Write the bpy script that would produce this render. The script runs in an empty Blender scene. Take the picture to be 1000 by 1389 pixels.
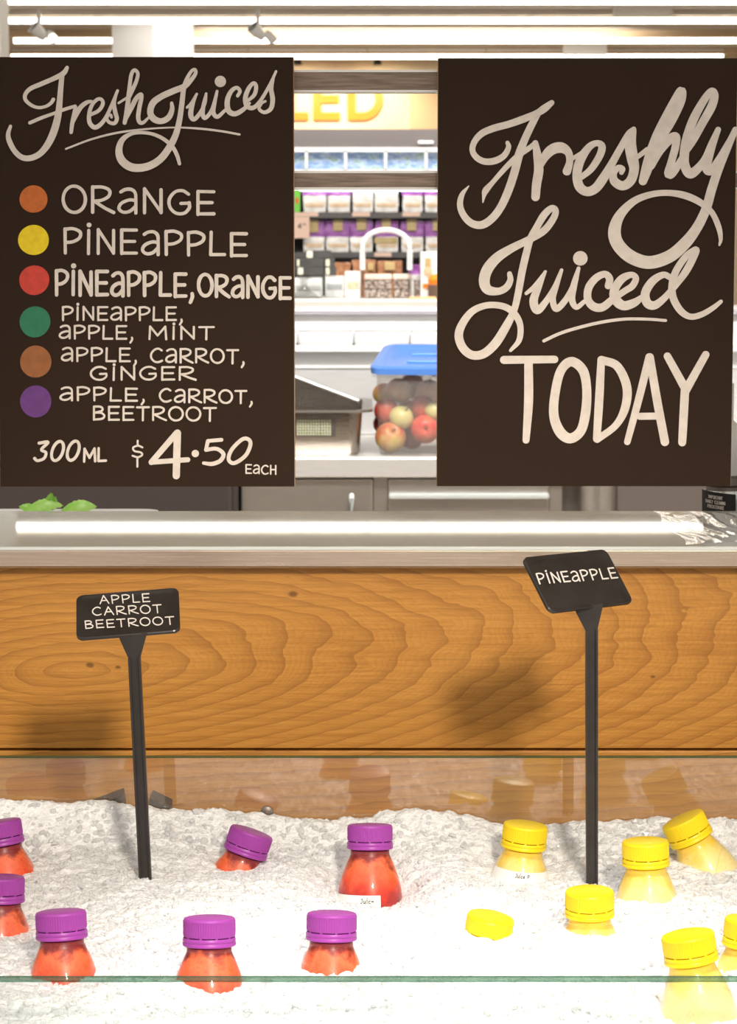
import bpy, bmesh, math, random
import numpy as np
from mathutils import Vector, Matrix, noise

random.seed(7)
rng = np.random.default_rng(7)
S = bpy.context.scene
COL = S.collection

# ------------------------------------------------------------------ camera
FPX, W, H = 3400.0, 1000.0, 1389.0
PITCH = math.atan(384.5 / FPX)
CAMZ = 1.55
cd = bpy.data.cameras.new('camera')
cd.sensor_fit = 'VERTICAL'
cd.sensor_height = 36.0
cd.sensor_width = 36.0
cd.lens = FPX / H * 36.0
cd.clip_end = 200
cd.dof.use_dof = True
cd.dof.focus_distance = 2.1
cd.dof.aperture_fstop = 30.0
cam = bpy.data.objects.new('camera', cd)
COL.objects.link(cam)
cam.location = (0, 0, CAMZ)
cam.rotation_euler = (math.pi / 2 - PITCH, 0, 0)
S.camera = cam

S.view_settings.view_transform = 'Standard'
S.view_settings.look = 'None'
S.view_settings.gamma = 1
S.view_settings.use_curve_mapping = False
S.view_settings.exposure = 0.22
S.cycles.max_bounces = 10
S.cycles.transparent_max_bounces = 24
S.cycles.caustics_reflective = False
S.cycles.caustics_refractive = False

# ------------------------------------------------------------------ light
wd = bpy.data.worlds.new('world')
S.world = wd
wd.use_nodes = True
wd.node_tree.nodes['Background'].inputs[0].default_value = (1.0, 0.93, 0.85, 1)
wd.node_tree.nodes['Background'].inputs[1].default_value = 0.66


def spot(name, loc, target, power, size, angle, blend=0.6, col=(1, .93, .82)):
    l = bpy.data.lights.new(name, 'SPOT')
    l.energy = power
    l.shadow_soft_size = size
    l.spot_size = math.radians(angle)
    l.spot_blend = blend
    l.color = col
    o = bpy.data.objects.new(name, l)
    COL.objects.link(o)
    o.location = loc
    o.rotation_euler = (Vector(target) - Vector(loc)).to_track_quat('-Z', 'Y').to_euler()
    return o


def area(name, loc, target, power, sx, sy, col=(1, .95, .88)):
    l = bpy.data.lights.new(name, 'AREA')
    l.energy = power
    l.shape = 'RECTANGLE'
    l.size = sx
    l.size_y = sy
    l.color = col
    o = bpy.data.objects.new(name, l)
    COL.objects.link(o)
    o.location = loc
    o.rotation_euler = (Vector(target) - Vector(loc)).to_track_quat('-Z', 'Y').to_euler()
    return o


spot('key_spotlight', (.63, -1.05, 2.78), (0.0, 2.25, .97), 310, .16, 20, .55, (1, .89, .74))
spot('ice_downlight', (.15, 1.30, 2.9), (.07, 1.72, 1.0), 150, .10, 23, .7, (1, .98, .95))
spot('mint_spotlight', (-.38, 3.0, 2.9), (-.34, 2.70, 1.2), 34, .06, 15, .7, (1, .98, .94))
area('kitchen_fill', (.2, 5.4, 3.25), (.1, 7.6, 1.0), 150, 1.8, .5, (1, .98, .95))  # added fill with no fitting, brightens the bench and white wall
area('freezer_fill', (.4, 23.5, 3.3), (.4, 24.9, 2.0), 85, 4, .4, (1, .98, .96))  # lamp added to lift the white freezer frames, no fixture there
area('counter_downlight', (0, 14.0, 3.2), (0, 16.5, 1.2), 125, 3.5, .5, (1, .97, .92))

# ------------------------------------------------------------------ helpers
FWD = Vector((0, math.cos(PITCH), -math.sin(PITCH)))
UPV = Vector((0, math.sin(PITCH), math.cos(PITCH)))
RGT = Vector((1, 0, 0))
CAM = Vector((0, 0, CAMZ))


def ray(px, py):
    return FWD + RGT * ((px - W / 2) / FPX) + UPV * ((H / 2 - py) / FPX)


def at(px, py, Y):
    """world point on the vertical plane Y seen at this place of the photograph"""
    r = ray(px, py)
    return CAM + r * (Y / r.y)


def zat(py, Y):
    return at(500, py, Y).z


def xat(px, Y, py=310):
    return at(px, py, Y).x


def tag(o, label=None, cat=None, group=None, kind=None):
    if label: o['label'] = label
    if cat: o['category'] = cat
    if group: o['group'] = group
    if kind: o['kind'] = kind
    return o


def empty(name, loc, label=None, cat=None, group=None, rot=(0, 0, 0)):
    o = bpy.data.objects.new(name, None)
    o.empty_display_size = .02
    COL.objects.link(o)
    o.location = loc
    o.rotation_euler = rot
    return tag(o, label, cat, group)


class MB:
    """collects world-space shapes for ONE mesh object"""
    def __init__(self):
        self.v = []
        self.f = []

    def add(self, vs, fs):
        n = len(self.v)
        self.v += [tuple(p) for p in vs]
        self.f += [tuple(i + n for i in f) for f in fs]
        return self

    def bm(self, b):
        b.verts.ensure_lookup_table()
        b.verts.index_update()
        self.add([v.co[:] for v in b.verts], [[v.index for v in f.verts] for f in b.faces])
        b.free()
        return self

    def box(self, lo, hi, bevel=0.0, seg=2, M=None):
        b = bmesh.new()
        bmesh.ops.create_cube(b, size=1.0)
        c = [(lo[i] + hi[i]) / 2 for i in range(3)]
        d = [hi[i] - lo[i] for i in range(3)]
        for v in b.verts:
            v.co = Vector((c[0] + v.co.x * d[0], c[1] + v.co.y * d[1], c[2] + v.co.z * d[2]))
        if bevel > 0:
            bmesh.ops.bevel(b, geom=b.edges[:], offset=bevel, segments=seg, profile=.5, affect='EDGES')
        if M is not None:
            bmesh.ops.transform(b, matrix=M, verts=b.verts)
        return self.bm(b)

    def lathe(self, prof, seg=32, M=None, rib=None):
        vs, fs = [], []
        for k, (r, z) in enumerate(prof):
            for s in range(seg):
                a = 2 * math.pi * s / seg
                rr = r
                if rib and rib[0] <= k <= rib[1] and s % 2: rr = r - rib[2]
                vs.append(Vector((rr * math.cos(a), rr * math.sin(a), z)))
        for k in range(len(prof) - 1):
            for s in range(seg):
                t = (s + 1) % seg
                fs.append((k * seg + s, k * seg + t, (k + 1) * seg + t, (k + 1) * seg + s))
        if prof[0][0] > 1e-6: fs.append(tuple(reversed(range(seg))))
        if prof[-1][0] > 1e-6: fs.append(tuple(range((len(prof) - 1) * seg, len(prof) * seg)))
        if M is not None: vs = [M @ v for v in vs]
        return self.add(vs, fs)

    def tube(self, pts, r, seg=10):
        pts = [Vector(p) for p in pts]
        rs = r if isinstance(r, (list, tuple)) else [r] * len(pts)
        vs, fs = [], []
        for i, p in enumerate(pts):
            t = (pts[min(i + 1, len(pts) - 1)] - pts[max(i - 1, 0)]).normalized()
            a = t.cross(Vector((0, 0, 1)))
            if a.length < 1e-3: a = t.cross(Vector((0, 1, 0)))
            a.normalize()
            c = t.cross(a)
            for s in range(seg):
                q = 2 * math.pi * s / seg
                vs.append(p + (a * math.cos(q) + c * math.sin(q)) * rs[i])
        for i in range(len(pts) - 1):
            for s in range(seg):
                t = (s + 1) % seg
                fs.append((i * seg + s, i * seg + t, (i + 1) * seg + t, (i + 1) * seg + s))
        fs.append(tuple(reversed(range(seg))))
        fs.append(tuple(range((len(pts) - 1) * seg, len(pts) * seg)))
        return self.add(vs, fs)

    def prism(self, poly, off):
        """poly: list of world points (planar), off: Vector thickness"""
        n = len(poly)
        vs = [Vector(p) for p in poly] + [Vector(p) + off for p in poly]
        fs = [tuple(range(n)), tuple(reversed(range(n, 2 * n)))]
        for i in range(n):
            j = (i + 1) % n
            fs.append((i, i + n, j + n, j))
        return self.add(vs, fs)

    def build(self, name, mat, parent=None, local=False, smooth=None, fixn=True):
        me = bpy.data.meshes.new(name)
        org = Vector((0, 0, 0))
        if parent is not None and not local:
            q = parent
            while q is not None:
                org += q.location
                q = q.parent
        me.from_pydata([(p[0] - org.x, p[1] - org.y, p[2] - org.z) for p in self.v], [], self.f)
        if fixn:
            b = bmesh.new()
            b.from_mesh(me)
            bmesh.ops.recalc_face_normals(b, faces=b.faces)
            b.to_mesh(me)
            b.free()
        me.materials.append(mat)
        if smooth is not None:
            me.shade_smooth()
            if smooth < 179:
                me.set_sharp_from_angle(angle=math.radians(smooth))
        o = bpy.data.objects.new(name, me)
        COL.objects.link(o)
        if parent is not None: o.parent = parent
        return o


def structure(o):
    return tag(o, kind='structure')


def copy_tree(o, parent=None):
    c = o.copy()
    COL.objects.link(c)
    c.parent = parent
    for ch in list(o.children):
        copy_tree(ch, c)
    return c


# ------------------------------------------------------------------ materials
def mat(name, col=(.8, .8, .8), rough=.5, metal=0.0, spec=.5, trans=0.0, ior=1.45, emit=None, es=0.0, coat=0.0, sss=0.0):
    m = bpy.data.materials.new(name)
    m.use_nodes = True
    b = m.node_tree.nodes['Principled BSDF']
    b.inputs['Base Color'].default_value = (*col, 1)
    b.inputs['Roughness'].default_value = rough
    b.inputs['Metallic'].default_value = metal
    b.inputs['Specular IOR Level'].default_value = spec
    b.inputs['Transmission Weight'].default_value = trans
    b.inputs['IOR'].default_value = ior
    b.inputs['Coat Weight'].default_value = coat
    if sss:
        b.inputs['Subsurface Weight'].default_value = sss
        b.inputs['Subsurface Radius'].default_value = (.01, .006, .004)
    if emit:
        b.inputs['Emission Color'].default_value = (*emit, 1)
        b.inputs['Emission Strength'].default_value = es
    return m


class NT:
    def __init__(self, m):
        self.t = m.node_tree
        self.b = self.t.nodes['Principled BSDF']

    def n(self, kind, **kw):
        x = self.t.nodes.new(kind)
        for k, v in kw.items(): setattr(x, k, v)
        return x

    def link(self, a, b): self.t.links.new(a, b)

    def math(self, op, a, b=None, c=None):
        x = self.n('ShaderNodeMath', operation=op)
        for i, q in enumerate((a, b, c)):
            if q is None: continue
            if isinstance(q, (int, float)): x.inputs[i].default_value = q
            else: self.link(q, x.inputs[i])
        return x.outputs[0]

    def coord(self, scale=(1, 1, 1), loc=(0, 0, 0)):
        tc = self.n('ShaderNodeTexCoord')
        mp = self.n('ShaderNodeMapping')
        mp.inputs['Scale'].default_value = scale
        mp.inputs['Location'].default_value = loc
        self.link(tc.outputs['Object'], mp.inputs[0])
        return mp.outputs[0]

    def noise(self, vec, scale=5, detail=4, rough=.5):
        x = self.n('ShaderNodeTexNoise')
        x.inputs['Scale'].default_value = scale
        x.inputs['Detail'].default_value = detail
        x.inputs['Roughness'].default_value = rough
        self.link(vec, x.inputs['Vector'])
        return x.outputs[0]

    def ramp(self, fac, stops):
        x = self.n('ShaderNodeValToRGB')
        e = x.color_ramp.elements
        while len(e) < len(stops): e.new(.5)
        for q, (p, c) in zip(e, stops):
            q.position = p
            q.color = (*c, 1)
        self.link(fac, x.inputs[0])
        return x.outputs[0]

    def mix(self, fac, a, b, mode='MIX'):
        x = self.n('ShaderNodeMix', data_type='RGBA', blend_type=mode)
        if isinstance(fac, (int, float)): x.inputs[0].default_value = fac
        else: self.link(fac, x.inputs[0])
        for i, q in ((6, a), (7, b)):
            if isinstance(q, tuple): x.inputs[i].default_value = (*q, 1)
            else: self.link(q, x.inputs[i])
        return x.outputs[2]

    def bump(self, h, strength=.3, dist=.001):
        x = self.n('ShaderNodeBump')
        x.inputs['Strength'].default_value = strength
        x.inputs['Distance'].default_value = dist
        self.link(h, x.inputs['Height'])
        self.link(x.outputs[0], self.b.inputs['Normal'])


def noisy(name, c1, c2, scale=30, rough=.5, bump=0.0, stretch=(1, 1, 1), **kw):
    m = mat(name, c1, rough, **kw)
    t = NT(m)
    f = t.noise(t.coord(stretch), scale, 5, .55)
    t.link(t.ramp(f, [(.35, c1), (.65, c2)]), t.b.inputs['Base Color'])
    if bump: t.bump(f, bump)
    return m


def steel(name, col, rough, stretch=(3, 200, 200), amt=.12):
    m = mat(name, col, rough, metal=1.0)
    t = NT(m)
    f = t.noise(t.coord(stretch), 4, 4, .6)
    r = t.math('ADD', t.math('MULTIPLY', f, amt), rough - amt / 2)
    t.link(r, t.b.inputs['Roughness'])
    c2 = tuple(min(1, x * 1.12) for x in col)
    t.link(t.ramp(f, [(.3, tuple(x * .92 for x in col)), (.7, c2)]), t.b.inputs['Base Color'])
    return m


def clear(name, tint=(1, 1, 1), ior=1.5, rough=.02, edge=1.0):
    """thin clear sheet: see-through with fresnel reflection"""
    m = bpy.data.materials.new(name)
    m.use_nodes = True
    t = m.node_tree
    t.nodes.clear()
    out = t.nodes.new('ShaderNodeOutputMaterial')
    mx = t.nodes.new('ShaderNodeMixShader')
    tr = t.nodes.new('ShaderNodeBsdfTransparent')
    gl = t.nodes.new('ShaderNodeBsdfGlossy')
    fr = t.nodes.new('ShaderNodeFresnel')
    fr.inputs['IOR'].default_value = ior
    tr.inputs[0].default_value = (*tint, 1)
    gl.inputs['Roughness'].default_value = rough
    gl.inputs[0].default_value = (edge, edge, edge, 1)
    ge = t.nodes.new('ShaderNodeNewGeometry')
    mu = t.nodes.new('ShaderNodeMath')
    mu.operation = 'MULTIPLY'
    iv = t.nodes.new('ShaderNodeMath')
    iv.operation = 'SUBTRACT'
    iv.inputs[0].default_value = 1.0
    t.links.new(ge.outputs['Backfacing'], iv.inputs[1])
    t.links.new(fr.outputs[0], mu.inputs[0])
    t.links.new(iv.outputs[0], mu.inputs[1])
    t.links.new(mu.outputs[0], mx.inputs[0])
    t.links.new(tr.outputs[0], mx.inputs[1])
    t.links.new(gl.outputs[0], mx.inputs[2])
    t.links.new(mx.outputs[0], out.inputs[0])
    return m


def oak(name, cx, cz, plain=False):
    m = mat(name, (.6, .3, .08), .42)
    t = NT(m)
    vec = t.coord()
    sp = t.n('ShaderNodeSeparateXYZ')
    t.link(vec, sp.inputs[0])
    x, z = sp.outputs[0], sp.outputs[2]
    wob = t.math('SUBTRACT', t.noise(t.coord((6, 6, 16)), 1.0, 3, .5), .5)
    wob2 = t.math('SUBTRACT', t.noise(t.coord((45, 10, 70)), 1.0, 2, .5), .5)
    dx = t.math('ADD', t.math('SUBTRACT', x, cx), t.math('MULTIPLY', wob, .10))
    tilt = t.math('MULTIPLY', t.math('SUBTRACT', x, cx), .075)
    dz = t.math('ADD', t.math('SUBTRACT', t.math('SUBTRACT', z, cz), tilt), t.math('MULTIPLY', wob, .022))
    dxa = t.math('MULTIPLY', dx, .27)
    r = t.math('SQRT', t.math('ADD', t.math('MULTIPLY', dxa, dxa), t.math('MULTIPLY', dz, dz)))
    if plain: r = t.math('MULTIPLY', dz, .8)
    r = t.math('ADD', r, t.math('MULTIPLY', wob2, .0035))
    ring = t.math('FRACT', t.math('DIVIDE', r, .0094))
    fine = t.math('POWER', t.math('FRACT', t.math('DIVIDE', t.math('ADD', r, t.math('MULTIPLY', wob2, .004)), .00188)), 2.0)
    line = t.math('POWER', ring, 3.6)                      # late wood: sharp on one side
    grain = t.noise(t.coord((14, 14, 420)), 1.0, 3, .6)
    pores = t.noise(t.coord((60, 60, 1500)), 1.0, 2, .6)
    broad = t.noise(t.coord((3, 3, 9)), 1.0, 2, .5)
    base = t.ramp(grain, [(.30, (.495, .208, .031)), (.5, (.605, .270, .045)), (.72, (.685, .325, .063))])
    base = t.mix(t.math('MULTIPLY', line, .60), base, (.27, .092, .011))
    base = t.mix(t.math('MULTIPLY', fine, .22), base, (.30, .105, .013))
    pf = t.math('GREATER_THAN', pores, .58)
    base = t.mix(t.math('MULTIPLY', pf, .28), base, (.33, .125, .018))
    base = t.mix(t.math('MULTIPLY', t.math('SUBTRACT', broad, .35), .5), base, (.74, .40, .11))
    # small knots
    for kx, ky, kr in ((at(398, 806, 2.4).x, at(398, 806, 2.4).z, .0035), (at(122, 902, 2.4).x, at(122, 902, 2.4).z, .003),
                       (at(160, 905, 2.4).x, at(160, 905, 2.4).z, .0022), (at(886, 918, 2.4).x, at(886, 918, 2.4).z, .0028)):
        ax = t.math('MULTIPLY', t.math('SUBTRACT', x, kx), .6)
        az = t.math('SUBTRACT', z, ky)
        d = t.math('SQRT', t.math('ADD', t.math('MULTIPLY', ax, ax), t.math('MULTIPLY', az, az)))
        f = t.math('SUBTRACT', 1.0, t.math('DIVIDE', t.math('ADD', d, t.math('MULTIPLY', wob2, .004)), kr))
        f = t.math('MAXIMUM', t.math('MINIMUM', t.math('MULTIPLY', f, 1.4), .75), 0.0)
        base = t.mix(f, base, (.13, .045, .010))
    t.link(base, t.b.inputs['Base Color'])
    t.bump(t.math('SUBTRACT', t.math('MULTIPLY', grain, .4), t.math('ADD', t.math('MULTIPLY', line, .3), t.math('MULTIPLY', pf, .2))), .25, .0006)
    return m


M = {}
M['board'] = noisy('sign_board', (.034, .0195, .0125), (.038, .022, .0142), 6, .7, spec=.12)
M['paint'] = noisy('cream_paint', (.76, .67, .59), (.86, .77, .69), 90, .6)
M['chalk'] = noisy('white_marker', (.80, .74, .68), (.88, .82, .76), 60, .6)
for k, c in (('orange', (.55, .135, .022)), ('yellow', (.86, .60, .010)), ('red', (.58, .050, .030)), ('green', (.020, .175, .085)),
             ('brown', (.30, .105, .030)), ('purple', (.125, .035, .19))):
    M['dot_' + k] = noisy('paint_' + k, tuple(x * 1.02 for x in c), tuple(min(1, x * 1.28) for x in c), 120, .55)
M['edge_wood'] = mat('board_edge', (.50, .33, .18), .6)
M['rail'] = noisy('rail_wood', (.21, .15, .115), (.36, .27, .21), 5, .6, .2, (6, 60, 90))
M['rail_lit_edge'] = mat('rail_lit_edge', (.95, .93, .90), .4)  # white stands in for light caught along the rail edges
M['oak'] = oak('oak_panel', xat(110, 2.4), zat(905, 2.4))
M['oak2'] = oak('oak_board', xat(110, 2.4), zat(905, 2.4), True)
M['steel'] = steel('brushed_steel', (.78, .83, .82), .022, amt=.02)
M['steel'].node_tree.nodes['Principled BSDF'].inputs['Metallic'].default_value = .38
M['steel_bench'] = steel('bench_steel', (.80, .77, .73), .30)
M['steel_bench'].node_tree.nodes['Principled BSDF'].inputs['Metallic'].default_value = .55
M['steel_lip'] = steel('brushed_steel_edge', (.66, .53, .43), .26)
M['steel_dull'] = steel('dull_steel', (.58, .53, .475), .38)
M['steel_dark'] = steel('dark_steel', (.24, .21, .19), .42)
M['glass'] = clear('clear_glass', (.96, .98, .97), 2.0, .0)
M['glass_edge'] = mat('green_glass_edge', (.018, .075, .042), .12, spec=.5)
_t = M['glass_edge'].node_tree
_o = [n for n in _t.nodes if n.type == 'OUTPUT_MATERIAL'][0]
_tr = _t.nodes.new('ShaderNodeBsdfTransparent')
_tr.inputs[0].default_value = (.55, .85, .70, 1)
_mx = _t.nodes.new('ShaderNodeMixShader')
_mx.inputs[0].default_value = .38
_t.links.new(_t.nodes['Principled BSDF'].outputs[0], _mx.inputs[1])
_t.links.new(_tr.outputs[0], _mx.inputs[2])
_t.links.new(_mx.outputs[0], _o.inputs[0])
M['plastic_black'] = noisy('black_plastic', (.028, .023, .021), (.036, .031, .029), 40, .24)
M['cap_purple'] = mat('purple_cap', (.335, .048, .345), .38)
M['cap_yellow'] = mat('yellow_cap', (.90, .66, .006), .38)
M['shell'] = clear('clear_bottle', (.985, .97, .96), 1.42, .04)
M['label'] = mat('white_label', (.84, .82, .78), .5)
M['ink'] = mat('black_ink', (.02, .018, .02), .5)
M['white'] = mat('white_enamel', (.86, .86, .85), .4)
M['leaf'] = noisy('mint_leaf', (.34, .80, .09), (.55, .93, .24), 60, .45, .4)
M['dark'] = mat('dark_brown_panel', (.045, .034, .030), .4)
M['black'] = mat('black_matte', (.02, .018, .018), .5)
M['bluelid'] = mat('blue_lid', (.085, .22, .62), .35)
M['tubclear'] = clear('clear_tub', (.92, .90, .88), 1.42, .08)
_t = M['tubclear'].node_tree
_o = [n for n in _t.nodes if n.type == 'OUTPUT_MATERIAL'][0]
_m0 = [n for n in _t.nodes if n.type == 'MIX_SHADER'][0]
_d = _t.nodes.new('ShaderNodeBsdfDiffuse')
_d.inputs[0].default_value = (.85, .80, .76, 1)
_m1 = _t.nodes.new('ShaderNodeMixShader')
_m1.inputs[0].default_value = .13
_t.links.new(_m0.outputs[0], _m1.inputs[1])
_t.links.new(_d.outputs[0], _m1.inputs[2])
_t.links.new(_m1.outputs[0], _o.inputs[0])


def juice(name, stops, h):
    m = mat(name, stops[0][1], .35, sss=.25)
    t = NT(m)
    sp = t.n('ShaderNodeSeparateXYZ')
    t.link(t.coord(), sp.inputs[0])
    f = t.math('DIVIDE', sp.outputs[2], h)
    nz = t.noise(t.coord(), 55, 4, .6)
    f = t.math('ADD', f, t.math('MULTIPLY', t.math('SUBTRACT', nz, .5), .34))
    c = t.ramp(f, stops)
    fl = t.noise(t.coord(), 420, 3, .7)
    c = t.mix(t.math('MULTIPLY', t.math('GREATER_THAN', fl, .60), .35), c, tuple(x * .55 for x in stops[1][1]))
    t.link(c, t.b.inputs['Base Color'])
    return m


M['juice_red'] = juice('red_juice', [(.60, (.20, .010, .012)), (.70, (.56, .026, .012)), (.79, (.82, .080, .022)), (.90, (.88, .17, .065)), (.955, (.24, .018, .018))], .1225)
M['juice_yellow'] = juice('yellow_juice', [(.3, (.95, .84, .48)), (.6, (.96, .83, .44)), (.86, (.95, .78, .30)), (.97, (.94, .64, .06))], .1225)

# ice
ice_m = mat('crushed_ice', (.90, .90, .90), .17, spec=.6)
_t = NT(ice_m)
_n = _t.noise(_t.coord(), 260, 4, .65)
_t.link(_t.ramp(_n, [(.3, (.84, .845, .85)), (.7, (.95, .955, .96))]), _t.b.inputs['Base Color'])
_vo = _t.n('ShaderNodeTexVoronoi')
_vo.inputs['Scale'].default_value = 300
_t.link(_t.coord(), _vo.inputs['Vector'])
_vo2 = _t.n('ShaderNodeTexVoronoi')
_vo2.inputs['Scale'].default_value = 620
_t.link(_t.coord(), _vo2.inputs['Vector'])
_t.bump(_t.math('ADD', _t.math('ADD', _t.math('MULTIPLY', _vo.outputs['Distance'], -.9), _t.math('MULTIPLY', _vo2.outputs['Distance'], -.45)), _t.math('MULTIPLY', _n, .6)), .55, .0020)
_b = _t.b
_b.inputs['Subsurface Weight'].default_value = .35
_b.inputs['Subsurface Radius'].default_value = (.008, .008, .009)
M['ice'] = ice_m
chunk_m = mat('ice_chips', (.95, .955, .96), .12, spec=.6, trans=.18, ior=1.31)
M['chip'] = chunk_m
_t = chunk_m.node_tree
_o = [n for n in _t.nodes if n.type == 'OUTPUT_MATERIAL'][0]
_tr = _t.nodes.new('ShaderNodeBsdfTranslucent')
_tr.inputs[0].default_value = (.96, .965, .97, 1)
_mx = _t.nodes.new('ShaderNodeMixShader')
_mx.inputs[0].default_value = .5
_t.links.new(_t.nodes['Principled BSDF'].outputs[0], _mx.inputs[1])
_t.links.new(_tr.outputs[0], _mx.inputs[2])
_t.links.new(_mx.outputs[0], _o.inputs[0])


# ------------------------------------------------------------------ lettering
def smooth_pts(pts, n=7):
    P = [np.array(p, float) for p in pts]
    if len(P) == 2:
        return [P[0] + (P[1] - P[0]) * t for t in (0, .25, .5, .75, 1)]
    out = []
    Q = [2 * P[0] - P[1]] + P + [2 * P[-1] - P[-2]]
    closed = np.allclose(P[0][:2], P[-1][:2])
    if closed: Q[0], Q[-1] = P[-2], P[1]
    for i in range(1, len(Q) - 2):
        p0, p1, p2, p3 = Q[i - 1:i + 3]
        for k in range(n):
            t = k / n
            out.append(.5 * ((2 * p1) + (-p0 + p2) * t + (2 * p0 - 5 * p1 + 4 * p2 - p3) * t * t + (-p0 + 3 * p1 - 3 * p2 + p3) * t ** 3))
    out.append(P[-1])
    return out


LIFT = [0.0]


def ribbon(mb, pts, fmap):
    """a brush stroke: pts (x,y,width) in picture units of the sign; fmap puts them on the sign"""
    pts = smooth_pts(pts)
    L, R = [], []
    n = len(pts)
    for i, p in enumerate(pts):
        a, b = pts[max(i - 1, 0)], pts[min(i + 1, n - 1)]
        d = b[:2] - a[:2]
        d = d / (np.linalg.norm(d) + 1e-9)
        nn = np.array((-d[1], d[0]))
        hw = max(p[2], .2) / 2
        L.append(p[:2] + nn * hw)
        R.append(p[:2] - nn * hw)
    lift = [-FWD * (6e-6 * i + LIFT[0]) for i in range(n)]
    vs = [Vector(fmap(*q)) + l for q, l in zip(L, lift)] + [Vector(fmap(*q)) + l for q, l in zip(R, lift)]
    fs = [(i, i + 1, n + i + 1, n + i) for i in range(n - 1)]
    mb.add(vs, fs)
    for e, s in ((0, 1), (n - 1, -1)):
        p = pts[e]
        d = (pts[1] if e == 0 else pts[n - 2])[:2] - p[:2]
        a0 = math.atan2(-d[1], -d[0])
        hw = max(p[2], .2) / 2
        arc = [-FWD * (6e-6 * (e - s * .5) + LIFT[0]) + fmap(p[0] + hw * math.cos(a0 + t), p[1] + hw * math.sin(a0 + t)) for t in np.linspace(-math.pi / 2, math.pi / 2, 9)]
        mb.add(arc, [tuple(range(9))])
    LIFT[0] = (LIFT[0] + 2.3e-5) % 4e-4


def disc(mb, cx, cy, r, fmap, wob=0.0, n=40):
    vs = []
    for k in range(n):
        a = 2 * math.pi * k / n
        q = r * (1 + wob * math.sin(2 * a + cx) + wob * .6 * math.sin(3 * a + cy))
        vs.append(fmap(cx + q * math.cos(a), cy + q * math.sin(a)))
    mb.add(vs, [tuple(range(n))])


def ell(cx, cy, rx, ry, a0, a1, n=12):
    return [(cx + rx * math.cos(math.radians(a)), cy + ry * math.sin(math.radians(a))) for a in np.linspace(a0, a1, n)]


# handwritten capitals: (width, strokes) ; y 0 = top, 1 = base line
G = {
    'O': (.78, [ell(.39, .5, .37, .5, -90, 270, 17)]),
    'R': (.74, [[(.06, .02), (.06, 1)], [(.06, .03), (.4, .02), (.62, .14), (.6, .36), (.38, .52), (.1, .58)], [(.12, .57), (.45, .82), (.76, 1)]]),
    'a': (.66, [[(.1, .17), (.25, .07), (.45, .06), (.58, .2), (.6, .5), (.6, 1)], [(.6, .5), (.38, .48), (.12, .62), (.04, .83), (.18, .97), (.4, .93), (.6, .72)]]),
    'N': (.68, [[(.07, 1), (.07, .03)], [(.07, .03), (.62, .97)], [(.62, .98), (.62, .05)]]),
    'G': (.78, [[(.7, .16), (.5, .02), (.25, .08), (.06, .38), (.08, .72), (.28, .96), (.55, .96), (.72, .74), (.72, .52)], [(.72, .53), (.44, .55)]]),
    'E': (.62, [[(.07, .03), (.07, 1)], [(.07, .03), (.6, .02)], [(.07, .5), (.54, .49)], [(.07, .98), (.6, .97)]]),
    'P': (.64, [[(.06, .04), (.07, 1)], [(.06, .05), (.35, .02), (.6, .15), (.58, .38), (.35, .54), (.08, .58)]]),
    'i': (.22, [[(.11, .06), (.1, 1)]]),
    'I': (.22, [[(.11, .02), (.1, 1)]]),
    'L': (.58, [[(.08, .02), (.06, .97)], [(.06, .98), (.56, .97)]]),
    'T': (.66, [[(.02, .04), (.66, .02)], [(.34, .04), (.33, 1)]]),
    'M': (.86, [[(.06, 1), (.09, .04)], [(.09, .04), (.42, .72)], [(.42, .72), (.76, .04)], [(.76, .04), (.8, 1)]]),
    'C': (.72, [[(.66, .14), (.48, .02), (.25, .1), (.06, .38), (.06, .7), (.25, .95), (.48, .98), (.68, .88)]]),
    'B': (.64, [[(.06, .03), (.06, 1)], [(.06, .04), (.38, .04), (.52, .17), (.46, .36), (.1, .48)], [(.1, .48), (.45, .5), (.62, .7), (.5, .92), (.06, .99)]]),
    'A': (.74, [[(.02, 1), (.36, .02)], [(.36, .02), (.72, 1)], [(.16, .64), (.6, .62)]]),
    'H': (.64, [[(.07, .02), (.07, 1)], [(.57, .02), (.57, 1)], [(.07, .5), (.57, .48)]]),
    'D': (.7, [[(.07, .02), (.07, 1)], [(.07, .03), (.45, .08), (.66, .4), (.5, .85), (.07, .99)]]),
    'U': (.66, [[(.06, .02), (.07, .65), (.2, .95), (.42, .95), (.58, .65), (.6, .02)]]),
    'Y': (.66, [[(.03, .02), (.33, .5)], [(.64, .02), (.33, .5), (.3, 1)]]),
    'S': (.6, [[(.54, .12), (.35, .02), (.1, .15), (.14, .4), (.48, .58), (.52, .84), (.3, .99), (.04, .88)]]),
    ',': (.26, [[(.14, .9), (.15, 1.05), (.05, 1.28)]]),
    '3': (.62, [[(.05, .08), (.5, .04), (.25, .42), (.52, .58), (.5, .88), (.2, 1), (.02, .88)]]),
    '0': (.64, [ell(.32, .5, .28, .5, -90, 270, 15)]),
    ' ': (.5, []),
    'j': (.5, [[(.2, .05), (.48, .03)], [(.4, .05), (.38, .8), (.2, 1), (.04, .85)]]),
    'u': (.5, [[(.06, .4), (.08, .85), (.25, 1), (.42, .8)], [(.42, .4), (.44, 1)]]),
    'c': (.46, [[(.42, .5), (.25, .4), (.06, .65), (.14, .95), (.42, .95)]]),
    'e': (.5, [[(.06, .7), (.44, .66), (.36, .43), (.16, .45), (.05, .72), (.18, .98), (.44, .92)]]),
    '4': (.62, [[(.42, .02), (.04, .68)], [(.04, .68), (.6, .66)], [(.43, .02), (.42, 1)]]),
    '9': (.56, [[(.48, .25), (.28, .04), (.06, .25), (.2, .5), (.48, .3), (.42, 1)]]),
}


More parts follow.
